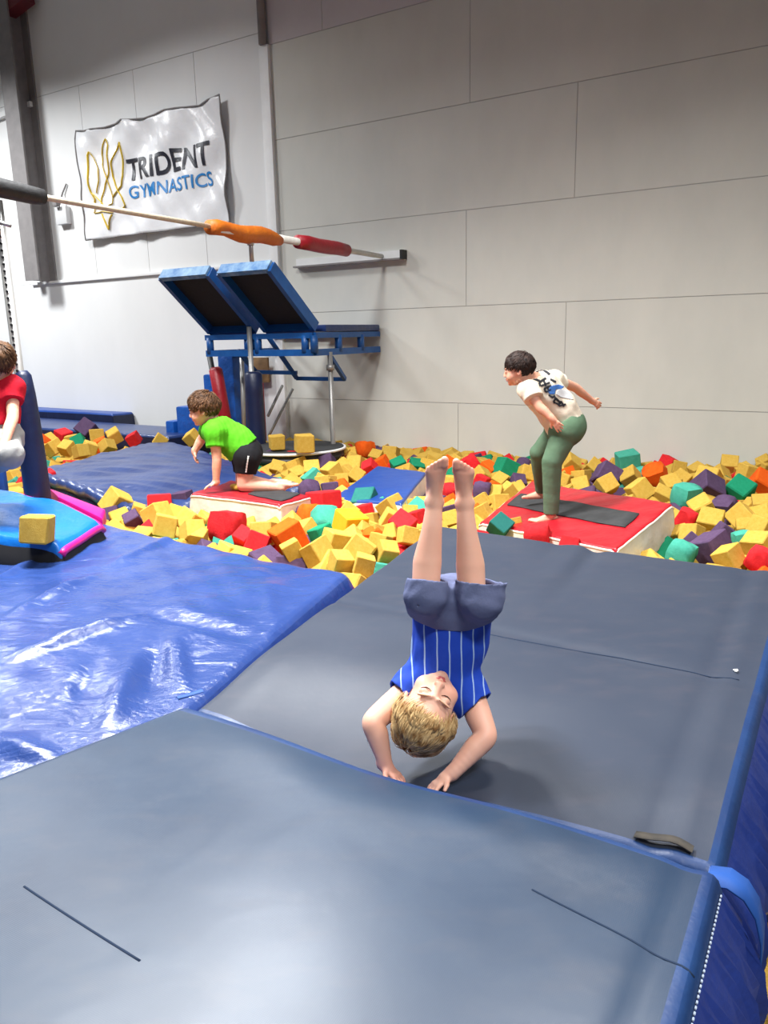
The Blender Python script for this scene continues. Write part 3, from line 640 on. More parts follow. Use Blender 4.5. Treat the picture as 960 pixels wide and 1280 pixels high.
# ============================================================ PEOPLE: signed distance fields -> one continuous surface each
import openvdb as vdb
def unit(v): v = np.array(v, float); return v/np.linalg.norm(v)
class SDF:
    def __init__(s, vox, rs=1.0): s.vox = vox; s.ops = []; s.rs = rs
    def cap(s, a, b, ra, rb=None, k=0.012, mode='u'): s.ops.append(('cap', np.array(a, float), np.array(b, float), ra*s.rs, (ra if rb is None else rb)*s.rs, k, mode)); return s
    def cone(s, a, b, ra, rb, k=0.012, over=0.0, mode='u'): s.ops.append(('cone', np.array(a, float), np.array(b, float), ra*s.rs, rb*s.rs, k, mode, over)); return s
    def ell(s, c, r, R=None, k=0.012, mode='u'): s.ops.append(('ell', np.array(c, float), np.array(r, float), np.eye(3) if R is None else np.array(R, float), 0, k, mode)); return s
    def chain(s, pts, rs, k=0.012):
        for i in range(len(pts)-1): s.cap(pts[i], pts[i+1], rs[i], rs[i+1], k)
        return s
    def plane(s, p, n): s.ops.append(('pl', np.array(p, float), unit(n), 0, 0, 0, 'i')); return s      # keeps the side opposite to n
    def mesh(s, noise=None, inner=None, thick=0.006):
        lo = np.array([1e9]*3); hi = -lo
        for o in s.ops:
            if o[0] in ('cap', 'cone') and o[6] == 'u':
                r = max(o[3], o[4]); lo = np.minimum(lo, np.minimum(o[1], o[2])-r); hi = np.maximum(hi, np.maximum(o[1], o[2])+r)
            if o[0] == 'ell' and o[6] == 'u': r = max(o[2]); lo = np.minimum(lo, o[1]-r); hi = np.maximum(hi, o[1]+r)
        lo -= 5*s.vox; hi += 5*s.vox; n = np.ceil((hi-lo)/s.vox).astype(int)+1
        def field(ops, grow=0.0, cut=True):
            D = np.full(tuple(n), 1.0, np.float32)
            for o in ops:
                k = o[5]; mode = o[6]
                if o[0] == 'pl':
                    if not cut: continue
                    X = np.meshgrid(*[lo[i]+np.arange(n[i], dtype=np.float32)*s.vox for i in range(3)], indexing='ij', sparse=True)
                    D = np.maximum(D, (X[0]-o[1][0])*o[2][0]+(X[1]-o[1][1])*o[2][1]+(X[2]-o[1][2])*o[2][2]); continue
                if not cut and mode != 'u': continue
                m = k+4*s.vox
                if o[0] in ('cap', 'cone'):
                    ex = (o[2]-o[1])*(0.6 if (o[0] == 'cone' and grow < 0) else 0)
                    r = max(o[3], o[4])+m; a = np.minimum(o[1], o[2]+ex)-r; b = np.maximum(o[1], o[2]+ex)+r
                else: r = max(o[2])+m; a = o[1]-r; b = o[1]+r
                i0 = np.maximum(np.floor((a-lo)/s.vox).astype(int), 0); i1 = np.minimum(np.ceil((b-lo)/s.vox).astype(int)+1, n)
                if np.any(i1 <= i0): continue
                X = np.meshgrid(*[(lo[i]+np.arange(i0[i], i1[i])*s.vox).astype(np.float32) for i in range(3)], indexing='ij', sparse=True)
                if o[0] in ('cap', 'cone'):
                    d = o[2]-o[1]; L2 = float(d @ d); L = math.sqrt(L2)
                    q = [X[i]-np.float32(o[1][i]) for i in range(3)]
                    t = (q[0]*d[0]+q[1]*d[1]+q[2]*d[2])/L2
                    tc = np.clip(t, 0, 1) if o[0] == 'cap' else np.clip(t, 0, 1.6)
                    dd = np.sqrt((q[0]-tc*d[0])**2+(q[1]-tc*d[1])**2+(q[2]-tc*d[2])**2)-(o[3]+(o[4]-o[3])*tc)-grow
                    if o[0] == 'cone': dd = np.maximum(dd, (t-1)*L-(0.05 if grow < 0 else 0))
                else:
                    q = [X[i]-np.float32(o[1][i]) for i in range(3)]; R = o[3]
                    l = [q[0]*R[0][i]+q[1]*R[1][i]+q[2]*R[2][i] for i in range(3)]       # columns of R are the axes
                    k0 = np.sqrt(sum((l[i]/o[2][i])**2 for i in range(3)))+1e-6; k1 = np.sqrt(sum((l[i]/o[2][i]**2)**2 for i in range(3)))+1e-6
                    dd = k0*(k0-1)/k1-grow
                sl = tuple(slice(i0[i], i1[i]) for i in range(3)); cur = D[sl]
                if mode == 'u':
                    h = np.maximum(k-np.abs(cur-dd), 0)/max(k, 1e-5); D[sl] = np.minimum(cur, dd)-h*h*k*0.25
                else:
                    h = np.maximum(k-np.abs(cur+dd), 0)/max(k, 1e-5); D[sl] = np.maximum(cur, -dd)+h*h*k*0.25
            return D
        D = field(s.ops)
        if noise is not None:
            X = np.stack(np.meshgrid(*[(lo[i]+np.arange(n[i])*s.vox).astype(np.float32) for i in range(3)], indexing='ij'), -1)
            band = np.abs(D) < 0.03; D[band] -= noise(X[band]).astype(np.float32); 
        if inner is not None:
            I = field(s.ops, -thick, False); D = np.maximum(D, -I)
            for o in inner: D = np.maximum(D, -field([o]))
        g = vdb.FloatGrid(1.0); g.copyFromArray(np.ascontiguousarray(D), tolerance=0.0)
        P, T, Q = g.convertToPolygons(0.0, 0.0)
        V = P*s.vox+lo; return V, [tuple(int(a) for a in q[::-1]) for q in Q]+[tuple(int(a) for a in q[::-1]) for q in T]
def tint(o, fn):
    me = o.data; a = me.color_attributes.new('tint', 'FLOAT_COLOR', 'POINT'); n = len(me.vertices)
    co = np.zeros(n*3, np.float32); me.vertices.foreach_get('co', co); Cc = np.ones((n, 4), np.float32); Cc[:, :3] = fn(co.reshape(-1, 3)+ORG[o.name])
    a.data.foreach_set('color', Cc.ravel())
def blobs(base, lst):
    def fn(P):
        C_ = np.ones((len(P), 3))*np.array(base)
        for (c, r, col, w) in lst:
            f = np.exp(-(np.linalg.norm(P-np.array(c), axis=1)/r)**2)[:, None]*w; C_ = C_*(1-f)+np.array(col)*f
        return C_
    return fn
def frame(z, f):     # columns: x = side, y = backwards, z = crown
    z = unit(z); f = np.array(f, float); f = unit(f-z*(f @ z)); y = -f; x = np.cross(y, z); return np.stack([x, y, z], 1)
def head(B, o, R, h, look=(0, 0)):
    o = np.array(o); L = lambda x, y, z: o+R @ (np.array([x, y, z])*h)
    B.ell(L(0, 0.08, 0.62), np.array([0.36, 0.43, 0.39])*h, R, 0.03*h/0.2)
    B.ell(L(0, -0.10, 0.40), np.array([0.31, 0.31, 0.36])*h, R, 0.06*h)
    B.ell(L(0, -0.17, 0.16), np.array([0.19, 0.19, 0.15])*h, R, 0.12*h)
    for s in (-1, 1):
        B.ell(L(s*0.17, -0.24, 0.29), np.array([0.14, 0.13, 0.14])*h, R, 0.06*h)
        B.ell(L(s*0.36, 0.05, 0.43), np.array([0.035, 0.085, 0.13])*h, R, 0.03*h)
        B.ell(L(s*0.385, 0.03, 0.43), np.array([0.02, 0.045, 0.075])*h, R, 0.01*h, 's')
        B.ell(L(s*0.155, -0.43, 0.475), np.array([0.085, 0.06, 0.055])*h, R, 0.05*h, 's')
        B.ell(L(s*0.15, -0.33, 0.47), np.array([0.075, 0.065, 0.055])*h, R, 0.02*h)
        B.cap(L(s*0.05, -0.405, 0.555), L(s*0.22, -0.36, 0.565), 0.022*h, 0.02*h, 0.05*h)
        B.ell(L(s*0.045, -0.425, 0.325), np.array([0.032, 0.035, 0.026])*h, R, 0.02*h)
    B.cap(L(0, -0.385, 0.51), L(0, -0.445, 0.345), 0.026*h, 0.045*h, 0.04*h)
    B.cap(L(-0.075, -0.375, 0.218), L(0.0, -0.41, 0.228), 0.014*h, 0.024*h, 0.012*h); B.cap(L(0.075, -0.375, 0.218), L(0.0, -0.41, 0.228), 0.014*h, 0.024*h, 0.012*h)
    B.cap(L(-0.06, -0.37, 0.178), L(0.06, -0.37, 0.178), 0.024*h, 0.024*h, 0.012*h)
    B.ell(L(0, -0.315, 0.07), np.array([0.08, 0.06, 0.06])*h, R, 0.05*h)
    return L
def hand(B, w, d, n, side, sc=1.0, curl=0.35, spread=0.18, wr=0.019, thumb=0.9):
    """w wrist, d finger direction, n back-of-hand normal, side = +1/-1 for where the thumb is (along cross(d,n))"""
    w = np.array(w, float); d = unit(d); n = np.array(n, float); n = unit(n-d*(n @ d)); x = np.cross(d, n)*side
    u = 0.01*sc
    for k, off in enumerate((0.95, 0.32, -0.32, -0.95)):
        B.cap(w+x*off*0.8*u+d*0.5*u, w+x*off*1.9*u+d*(5.6-0.25*abs(k-1))*u, 0.95*u, 0.85*u, 0.7*u)
    B.cap(w-d*1.0*u, w+d*1.5*u, wr, wr*0.95, 1.2*u)
    for k, (off, ln) in enumerate(((1.95, 5.2), (0.66, 5.8), (-0.62, 5.4), (-1.85, 4.3))):
        p = w+x*off*u+d*(5.4-0.3*abs(k-1))*u; a = curl*(1+0.15*k); dr = unit(d+x*spread*(1.5-k)*0.6); R_ = 0.72*u
        for seg, fr in enumerate((0.45, 0.3, 0.25)):
            dr = unit(dr*math.cos(a*(0.5+0.4*seg))-n*math.sin(a*(0.5+0.4*seg))); q = p+dr*ln*fr*u; B.cap(p, q, R_, R_*0.92, 0.25*u); p = q; R_ *= 0.92
    p = w+x*1.3*u+d*1.4*u; td = unit(x*thumb+d*0.75-n*0.25)
    q = p+td*2.7*u; B.cap(p, q, 1.05*u, 0.85*u, 0.8*u); q2 = q+unit(td+d*0.5)*2.2*u; B.cap(q, q2, 0.82*u, 0.66*u, 0.3*u)
def foot(B, ank, d, up, big, sc=1.0, r=0.022):
    """ank ankle joint, d toe direction, up = instep direction, big = side of the big toe (+1 along cross(d,up))"""
    ank = np.array(ank, float); d = unit(d); up = np.array(up, float); up = unit(up-d*(up @ d)); x = np.cross(d, up)*big; u = 0.01*sc
    heel = ank-up*2.6*u-d*2.2*u
    B.cap(ank, heel, r, 1.9*u, 1.5*u); B.cap(heel, ank-up*3.0*u+d*6.5*u, 1.9*u, 1.35*u, 1.5*u); B.cap(ank-up*0.3*u+d*0.5*u, ank-up*2.7*u+d*7.5*u, 1.9*u, 1.1*u, 1.5*u)
    for s in (-1.4, -0.5, 0.5, 1.4): B.cap(ank-up*2.9*u+d*1*u+x*s*0.5*u, ank-up*3.3*u+d*(8.6+0.3*s)*u+x*s*1.25*u, 1.4*u, 1.15*u, 1.0*u)
    for s in (-1, 1): B.ell(ank+x*s*1.9*u*(r/0.022)-up*0.3*u, (0.9*u, 0.9*u, 0.9*u), None, 1.0*u)
    for k, (off, ln, rr) in enumerate(((2.0, 2.9, 1.1), (0.75, 2.7, 0.75), (-0.25, 2.3, 0.72), (-1.2, 1.9, 0.68), (-2.1, 1.4, 0.66))):
        p = ank-up*3.4*u+d*(9.2-0.35*k)*u+x*off*u; q = p+d*ln*0.55*u+up*0.25*u; q2 = q+d*ln*0.45*u-up*0.3*u; B.cap(p, q, rr*u, rr*u, 0.3*u); B.cap(q, q2, rr*u*1.0, rr*u*0.95, 0.2*u)
def hair(name, parent, o, R, h, m, crown=(0.0, 0.25, 0.95), lift=0.02, length=0.3, nst=1500, seed=1, front=0.70, nape=0.30, fringe=0.0, part=0.0, shortf=1.0):
    r_ = np.random.default_rng(seed); o = np.array(o); V = []; Fc = []; cen = np.array([0, 0.08, 0.60]); rad = np.array([0.385, 0.455, 0.415]); cw = np.array(crown)-cen; cw /= np.linalg.norm(cw/rad)
    def ok(d):      # hair line test on the unit direction
        p = cen+d*rad; fr = front-0.22*min(1, max(0, (p[1]+0.32)/0.30)); return p[2] > (fr if p[1] < 0.0 else (0.48-(0.48-nape)*min(1, p[1]/0.2)))+0.10*math.exp(-((p[1]-0.04)/0.09)**2)*(abs(p[0]) > 0.2) 
    # scalp cap
    U = 40; Wn = 28; idx = {}
    for i in range(U):
        for j in range(Wn+1):
            th = math.pi*j/Wn; ph = 2*math.pi*i/U; d = np.array([math.sin(th)*math.cos(ph), math.sin(th)*math.sin(ph), math.cos(th)]); idx[i, j] = len(V)
            V.append(cen+d*rad*(1.0+0.03*math.sin(5*ph+7*th)*0.4 if True else 1))
    for i in range(U):
        for j in range(Wn):
            th = math.pi*(j+0.5)/Wn; ph = 2*math.pi*(i+0.5)/U; d = np.array([math.sin(th)*math.cos(ph), math.sin(th)*math.sin(ph), math.cos(th)])
            if ok(d): Fc.append((idx[i, j], idx[i, j+1], idx[(i+1) % U, j+1], idx[(i+1) % U, j]))
    k = 0
    while k < nst:
        d = unit(r_.normal(size=3)); 
        if not ok(d): continue
        k += 1; p = cen+d*rad*0.99; nrm = unit(d/rad)
        away = (p-(cen+unit(cw)*rad)); away = away-nrm*(away @ nrm); L0_ = np.linalg.norm(away)
        fl_ = unit(away) if L0_ > 0.03 else unit(np.cross(nrm, r_.normal(size=3)))
        clump = math.sin(9*d[0]+4*part)+math.sin(11*d[1]+2)+math.sin(8*d[2]+7*d[0]); fl_ = unit(fl_+0.25*np.cross(nrm, fl_)*clump+0.12*r_.normal(size=3)+np.array([part*0.4, -fringe*0.5, 0])*(1 if d[2] > 0.3 else 0.3))
        ln = length*(0.6+0.6*r_.random())*(0.55 if p[2] < 0.5 else 1)*(shortf if p[1] < -0.12 else 1)*(0.6 if abs(p[0]) > 0.27 and p[2] < 0.75 else 1); lf = lift*(0.5+1.0*r_.random()+0.35*clump); wdt = 0.014*(0.6+0.8*r_.random())
        pts = []; q = p.copy(); dirv = unit(fl_+nrm*0.55*lf/0.03)
        for s_ in range(6):
            pts.append(q.copy()); q = q+dirv*ln/5; e = (q-cen)/rad; ee = np.linalg.norm(e); nn = unit(e/rad); tgt = 1+lf*(0.4+1.5*math.sin(min(1, (s_+1)/5)*2.4)); q = cen+e/ee*rad*max(tgt, 1.005) if True else q; dirv = unit(dirv-nn*(dirv @ nn)*0.9)
        n0 = len(V)
        for s_, a in enumerate(pts):
            t_ = pts[min(s_+1, 5)]-pts[max(s_-1, 0)]; t_ = unit(t_); e = unit((a-cen)/rad**2); sd = np.cross(t_, e); wd_ = wdt*(1-(s_/5)**1.6)+0.0015
            V += [a-sd*wd_, a+e*wd_*0.7, a+sd*wd_]
        for s_ in range(5): a = n0+s_*3; Fc += [(a, a+3, a+4, a+1), (a+1, a+4, a+5, a+2)]
    P = [o+R @ (np.array(v)*h) for v in V]; ob = obj(name, P, Fc, m, parent, True); return ob
def hair_mat(name, c1, c2):
    m = bpy.data.materials.new(name); m.use_nodes = True; t = NT(m)
    t.l(t.ramp(t.noise(38, 4, 0.6), [(0.35, lin(c1)), (0.65, lin(c2))]), t.b.inputs['Base Color']); t.b.inputs['Roughness'].default_value = 0.6; t.b.inputs['Specular IOR Level'].default_value = 0.25; t.bump(t.noise(300, 3), 0.3, 0.001); return m
M_blond = hair_mat('sandy_blond_hair', (150, 108, 62), (232, 198, 142)); M_brown = hair_mat('brown_hair', (58, 38, 24), (104, 72, 46)); M_dark = hair_mat('dark_brown_hair', (30, 20, 18), (58, 40, 34))
M_lash = mat('lash', (74, 44, 34), 0.7); M_brow = mat('brow', (150, 112, 76), 0.8); M_lip = mat('lip', (196, 92, 92), 0.45, (206, 104, 100), 20)
def cloth_mat(name, c, c2=None, attr=False, wr=(18, 0.35)): return mat(name, c, 0.85, c2 or c, 5, [(wr[0], wr[1], 0.012), (420, 0.2, 0.001)], spec=0.2, attr=attr)
def wr(a, f, seed, k=None):       # cloth folds
    def fn(P): return a*wav(P*np.array(k or (1, 1, 1)), f, seed)
    return fn

def limb(B, pts, rad, n=5, k=0.003):
    P = [np.array(p, float) for p in pts]; P = [2*P[0]-P[1]]+P+[2*P[-1]-P[-2]]; R_ = [rad[0]]+list(rad)+[rad[-1]]; C_ = []
    out = []
    for i in range(1, len(P)-2):
        for q in range(n+(1 if i == len(P)-3 else 0)):
            t = q/n; m0 = (P[i+1]-P[i-1])*0.32; m1 = (P[i+2]-P[i])*0.32; h00, h10, h01, h11 = 2*t**3-3*t**2+1, t**3-2*t**2+t, -2*t**3+3*t**2, t**3-t**2
            e = t*t*(3-2*t)*0.5+t*0.5; out.append((h00*P[i]+h10*m0+h01*P[i+1]+h11*m1, R_[i]+(R_[i+1]-R_[i])*e))
    for (p, r0), (q, r1) in zip(out[:-1], out[1:]): B.cap(p, q, r0, r1, k)
class HB:            # writes into another field without its limb scale
    def __init__(s, B): s.B = B
    def ell(s, *a): s.B.ell(*a)
    def cap(s, *a):
        k = s.B.rs; s.B.rs = 1.0; s.B.cap(*a); s.B.rs = k
# ---------------------------------------------------------------- upside-down boy
hx = pyy
bp = thing('person', 'person upside down on both hands in blue pinstriped shirt and grey shorts', 'person', (0.12, 1.9, 0.12))
B = SDF(0.0034)
wL, eL, sL = hx(481, 952, 1.87), hx(467, 902, 1.91), hx(508, 866, 2.01)
wR, eR, sR = hx(566, 966, 1.86), hx(607, 920, 1.91), hx(590, 872, 2.01)
kL, kR, aL, aR = hx(532, 743, 1.94), hx(590, 748, 1.94), hx(543, 628, 2.0), hx(581, 630, 2.0)
hL, hR = hx(545, 768, 2.10), hx(584, 770, 2.10)
chest = hx(553, 838, 2.04); belly = hx(563, 795, 2.06); pel = hx(565, 762, 2.07); neck0 = hx(560, 862, 2.03)
B.cap(chest, belly, 0.082, 0.080, 0.04); B.cap(belly, pel, 0.080, 0.085, 0.04)
B.cap(sL+(chest-sL)*0.25, sR+(chest-sR)*0.25, 0.042, 0.042, 0.04)
for (s_, e, w, mid) in ((sL, eL, wL, -1), (sR, eR, wR, 1)):
    limb(B, [s_, s_*0.5+e*0.5, e, e*0.66+w*0.34, w], [0.038, 0.036, 0.030, 0.0295, 0.0195], 6)
hand(B, wL+(0, 0, -0.012), (0.65, -0.55, -0.35), (0.1, 0.25, 1), 1, 0.82, 0.35, 0.3, 0.018)
hand(B, wR+(-0.012, 0, -0.008), (-0.75, -0.45, -0.3), (-0.1, 0.25, 1), -1, 0.82, 0.3, 0.3, 0.018)
for (h_, k_, a_, sg) in ((hL, kL, aL, 1), (hR, kR, aR, -1)):
    cf = k_*0.66+a_*0.34+np.array([-0.003*sg, 0.008, 0])
    B.cap(h_, k_, 0.050, 0.036, 0.01); limb(B, [k_, cf, k_*0.3+a_*0.7, a_], [0.036, 0.0375, 0.0265, 0.0205], 7)
    foot(B, a_, (0.05*sg, -0.50, 0.86), (0, -0.86, -0.5), 1 if sg > 0 else -1, 0.98, 0.019)
# head, seen from above its brow
tocam = unit(O-hx(545, 870, 1.93)); imd = unit(np.array([-0.33, 0, -0.94]) @ np.array([[1, 0, 0], [0, 1, 0], [0, 0, 1]])); dpx = RT*(-0.33)-UP*0.94; dpx = unit(dpx-tocam*(dpx @ tocam))
ap = math.radians(38); cd = dpx*math.cos(ap)+tocam*math.sin(ap); fd = tocam*math.cos(ap)-dpx*math.sin(ap); fd = unit(fd+RT*0.10)
R0h = frame(cd, fd); hh = 0.195; eyep = hx(545.5, 867, 1.86); ho = eyep-R0h @ (np.array([0, -0.40, 0.47])*hh)
L_ = head(B, ho, R0h, hh)
B.cap(L_(0, 0.12, 0.22), chest*0.75+neck0*0.25, 0.036, 0.05, 0.03)
V, Fq = B.mesh(); body = obj('body', V, Fq, M_skin, bp, True)
red = (1.0, 0.72, 0.70)
tint(body, blobs((1, 1, 1), [(L_(0.2, -0.34, 0.3), 0.024, (1.0, 0.82, 0.80), 0.7), (L_(-0.2, -0.34, 0.3), 0.024, (1.0, 0.82, 0.80), 0.7), (L_(0, -0.46, 0.34), 0.012, (1, 0.84, 0.82), 0.6), (aL+(0, -0.06, 0.1), 0.05, red, 0.6), (aR+(0, -0.06, 0.1), 0.05, red, 0.6), (kL, 0.04, (1, 0.84, 0.82), 0.5), (kR, 0.04, (1, 0.84, 0.82), 0.5), (wL+(0.03, -0.03, -0.03), 0.05, red, 0.4), (eL, 0.03, (1, 0.86, 0.84), 0.5), (eR, 0.03, (1, 0.86, 0.84), 0.5)]))
def face_bits(L, par, h, browm=M_brow, closed=True, lipm=M_lip):
    for s in (-1, 1): b = MB(); b.tube([L(s*0.075, -0.392, 0.458), L(s*0.115, -0.402, 0.444), L(s*0.155, -0.398, 0.440), L(s*0.20, -0.375, 0.448), L(s*0.222, -0.352, 0.458)], [0.003*h, 0.007*h, 0.009*h, 0.008*h, 0.003*h], 6).build('eyelash', M_lash, par, True)
    for s in (-1, 1): b = MB(); b.tube([L(s*0.06, -0.428, 0.566), L(s*0.14, -0.412, 0.585), L(s*0.22, -0.368, 0.575), L(s*0.26, -0.335, 0.555)], [0.005*h, 0.010*h, 0.008*h, 0.003*h], 6, True, 0.4).build('eyebrow', browm, par, True)
    b = MB(); b.tube([L(-0.085, -0.372, 0.212), L(-0.04, -0.405, 0.222), L(0, -0.42, 0.216), L(0.04, -0.405, 0.222), L(0.085, -0.372, 0.212)], [0.004*h, 0.016*h, 0.016*h, 0.016*h, 0.004*h], 8)
    b.tube([L(-0.07, -0.372, 0.196), L(-0.03, -0.395, 0.180), L(0.03, -0.395, 0.180), L(0.07, -0.372, 0.196)], [0.004*h, 0.019*h, 0.019*h, 0.004*h], 8)
    b.build('lips', lipm, par, True)
face_bits(L_, bp, hh)
hair('hair', bp, ho, R0h, hh, M_blond, crown=(0.06, 0.30, 0.95), lift=0.055, length=0.36, nst=3000, seed=3, front=0.90, nape=0.34, fringe=0.1, part=-0.5, shortf=0.55)
# shirt: shell with open sleeves, hem and collar
T = SDF(0.0032); up_ = unit(belly-chest)
T.cap(chest, belly, 0.098, 0.100, 0.03); T.cone(belly, pel+unit(pel-belly)*0.03, 0.106, 0.122, 0.03)
T.cap(sL+(chest-sL)*0.25, sR+(chest-sR)*0.25, 0.052, 0.052, 0.04)
T.cone(chest*0.45+sL*0.55, sL+(eL-sL)*0.16, 0.060, 0.054, 0.03); T.cone(chest*0.45+sR*0.55, sR+(eR-sR)*0.22, 0.060, 0.056, 0.03)
nk = ('cap', L_(0, 0.05, 0.30), chest*0.35+neck0*0.65, 0.052, 0.052, 0.01, 'u')
cut = ('ell', L_(0, -0.02, 0.42), np.array([0.36, 0.44, 0.42])*hh, R0h, 0, 0.01, 'u')
V, Fq = T.mesh(wr(0.0035, 34, 5, (1, 1, 0.5)), [nk, cut], 0.006)
M_pin = bpy.data.materials.new('blue_pinstripe'); M_pin.use_nodes = True; t_ = NT(M_pin)
w_ = t_.n('ShaderNodeTexWave', i_Scale=9.5, i_Distortion=0.9, i_Detail=1.0); w_.inputs['Detail Scale'].default_value = 1.5; w_.bands_direction = 'X'; t_.l(t_.co.outputs['Object'], w_.inputs['Vector'])
cc = t_.ramp(w_.outputs['Fac'], [(0.955, lin((16, 66, 186))), (0.985, lin((168, 196, 236)))]); t_.l(cc, t_.b.inputs['Base Color']); t_.b.inputs['Roughness'].default_value = 0.8; t_.bump(t_.noise(16, 4), 0.3, 0.012)
shirt = obj('shirt', V, Fq, M_pin, bp, True)
# shorts: wide legs, hems opened around the knees
T = SDF(0.0032); ox = np.array([0.022, 0.0, 0.004]); hmL = kL*0.84+aL*0.16; hmR = kR*0.84+aR*0.16+ox*1.25
T.cap(pel+(pel-belly)*0.1, pel+(belly-pel)*0.25, 0.092, 0.100, 0.02)
T.cap(hx(546, 754, 2.01), hx(580, 755, 2.01), 0.066, 0.066, 0.06); T.cap(hL, hR, 0.076, 0.076, 0.04); T.cap(hL, kL, 0.076, 0.058, 0.03); T.cap(hR, kR+ox, 0.076, 0.064, 0.03)
T.cone(kL, hmL, 0.056, 0.055, 0.01); T.cone(kR+ox, hmR, 0.062, 0.070, 0.01)
for _s in (-1, 0, 1): T.plane(pel+(belly-pel)*(0.42 if _s == 0 else 0.36)+np.array([0.055*_s, 0, 0]), unit(belly-pel)+np.array([0.42*_s, 0, 0]))
V, Fq = T.mesh(wr(0.003, 30, 9, (1, 1, 1)), [], 0.006)
M_short = cloth_mat('grey_jersey', (98, 106, 140), (108, 116, 150)); obj('shorts', V, Fq, M_short, bp, True)

# ---------------------------------------------------------------- boy leaning forward on the red wedge trampoline
def fig_limbs(B, sc, arms, legs):
    for (s_, e, w, d, n, sd, cu) in arms:
        s_, e, w = [np.array(q) for q in (s_, e, w)]
        limb(B, [s_, e, e*0.65+w*0.35, w], [0.040*sc, 0.031*sc, 0.030*sc, 0.021*sc], 6); hand(B, w, d, n, sd, 1.0*sc, cu, 0.22, 0.020*sc)
    for (h_, k_, a_) in legs:
        h_, k_, a_ = [np.array(q) for q in (h_, k_, a_)]; cf = k_*0.68+a_*0.32
        limb(B, [h_, k_], [0.07*sc, 0.048*sc], 2); limb(B, [k_, cf, a_], [0.048*sc, 0.047*sc, 0.027*sc], 6)
t2p = thing('person', 'person leaning forward in cream printed shirt and green trousers on red trampoline', 'person', (1.02, 4.75, 0.15))
yn, yf = 4.72, 5.02
J = lambda x, y, d: pyy(x, y, d)
yT = float(sW(*uv_of(sW, 690, 648))[1]); yF = float(sW(*uv_of(sW, 674, 621))[1])
K2s = yT/4.85; B = SDF(0.0052, K2s)
nS, nE, nW = J(659, 486, yT), J(674, 508, yT-0.06), J(690, 523, yT-0.1)
fS, fE, fW = J(691, 474, yT+0.22), J(718, 484, yT+0.36), J(740, 501, yT+0.44)
chest2, waist2, pel2 = J(676, 487, yT+0.11), J(696, 512, yT+0.13), J(708, 533, yT+0.13)
hN, hF = J(707, 538, yT+0.05), J(700, 538, yT+0.22); kN, kF = J(690, 577, yT), J(674, 566, yT+0.26); aN, aF = J(689, 640, yT), J(677, 613, min(yF, yT+0.42))
B.cap(chest2, waist2, 0.10, 0.09, 0.05); B.cap(waist2, pel2, 0.09, 0.10, 0.05); B.cap(nS, fS, 0.055, 0.055, 0.05)
fig_limbs(B, 0.95, [(nS, nE, nW, (0.5, -0.2, -0.65), (-0.5, -0.85, 0.1), 1, 0.25), (fS, fE, fW, (0.75, 0.2, -0.45), (0.2, -0.9, 0.2), -1, 0.4)], [(hN, kN, aN), (hF, kF, aF)])
foot(B, aN+(0, 0, -0.02), (-1, -0.1, 0.02), (0.1, 0, 1), 1, 1.15, 0.027); foot(B, aF+(0, 0, -0.01), (-1, 0.1, 0.0), (0.1, 0, 1), -1, 1.1, 0.026)
R2 = frame((-0.16, 0, 1), (-1, 0.30, -0.32)); h2 = 0.208; o2 = J(646, 478, yT+0.05)-R2 @ (np.array([0, -0.1, 0.08])*h2)
L2 = head(HB(B), o2, R2, h2); B.cap(L2(0, 0.15, 0.3), J(664, 474, yT+0.09), 0.045, 0.05, 0.03)
V, Fq = B.mesh(); bd = obj('body', V, Fq, M_skin, t2p, True); tint(bd, blobs((0.93, 0.83, 0.78), [(L2(0.35, 0, 0.4), 0.04, (0.95, 0.72, 0.68), 0.7), (nW, 0.08, (1, 0.80, 0.76), 0.6), (aN, 0.1, (1, 0.84, 0.8), 0.6)]))
face_bits(L2, t2p, h2, M_dark)
hair('hair', t2p, o2, R2, h2, M_dark, crown=(0.0, 0.3, 0.93), lift=0.03, length=0.30, nst=1500, seed=7, front=0.70, nape=0.22, fringe=0.8, part=0.2)
T = SDF(0.005, K2s)
T.cap(chest2+(waist2-chest2)*0.1, waist2, 0.125, 0.122, 0.04); T.cone(waist2, pel2+(waist2-pel2)*0.15, 0.122, 0.128, 0.04); T.cap(nS, fS, 0.062, 0.060, 0.05)
T.cone(nS*0.8+chest2*0.2, nS*0.4+nE*0.6, 0.060, 0.064, 0.03); T.cone(fS*0.8+chest2*0.2, fS*0.6+fE*0.4, 0.060, 0.062, 0.03)
T.cap(L2(0, 0.1, 0.25), J(663, 472, yT+0.09), 0.062, 0.062, 0.01, 's'); V, Fq = T.mesh(wr(0.006, 22, 15))
M_cream = cloth_mat('cream_cotton', (222, 208, 188), (230, 218, 200)); sh2 = obj('shirt', V, Fq, M_cream, t2p, True)
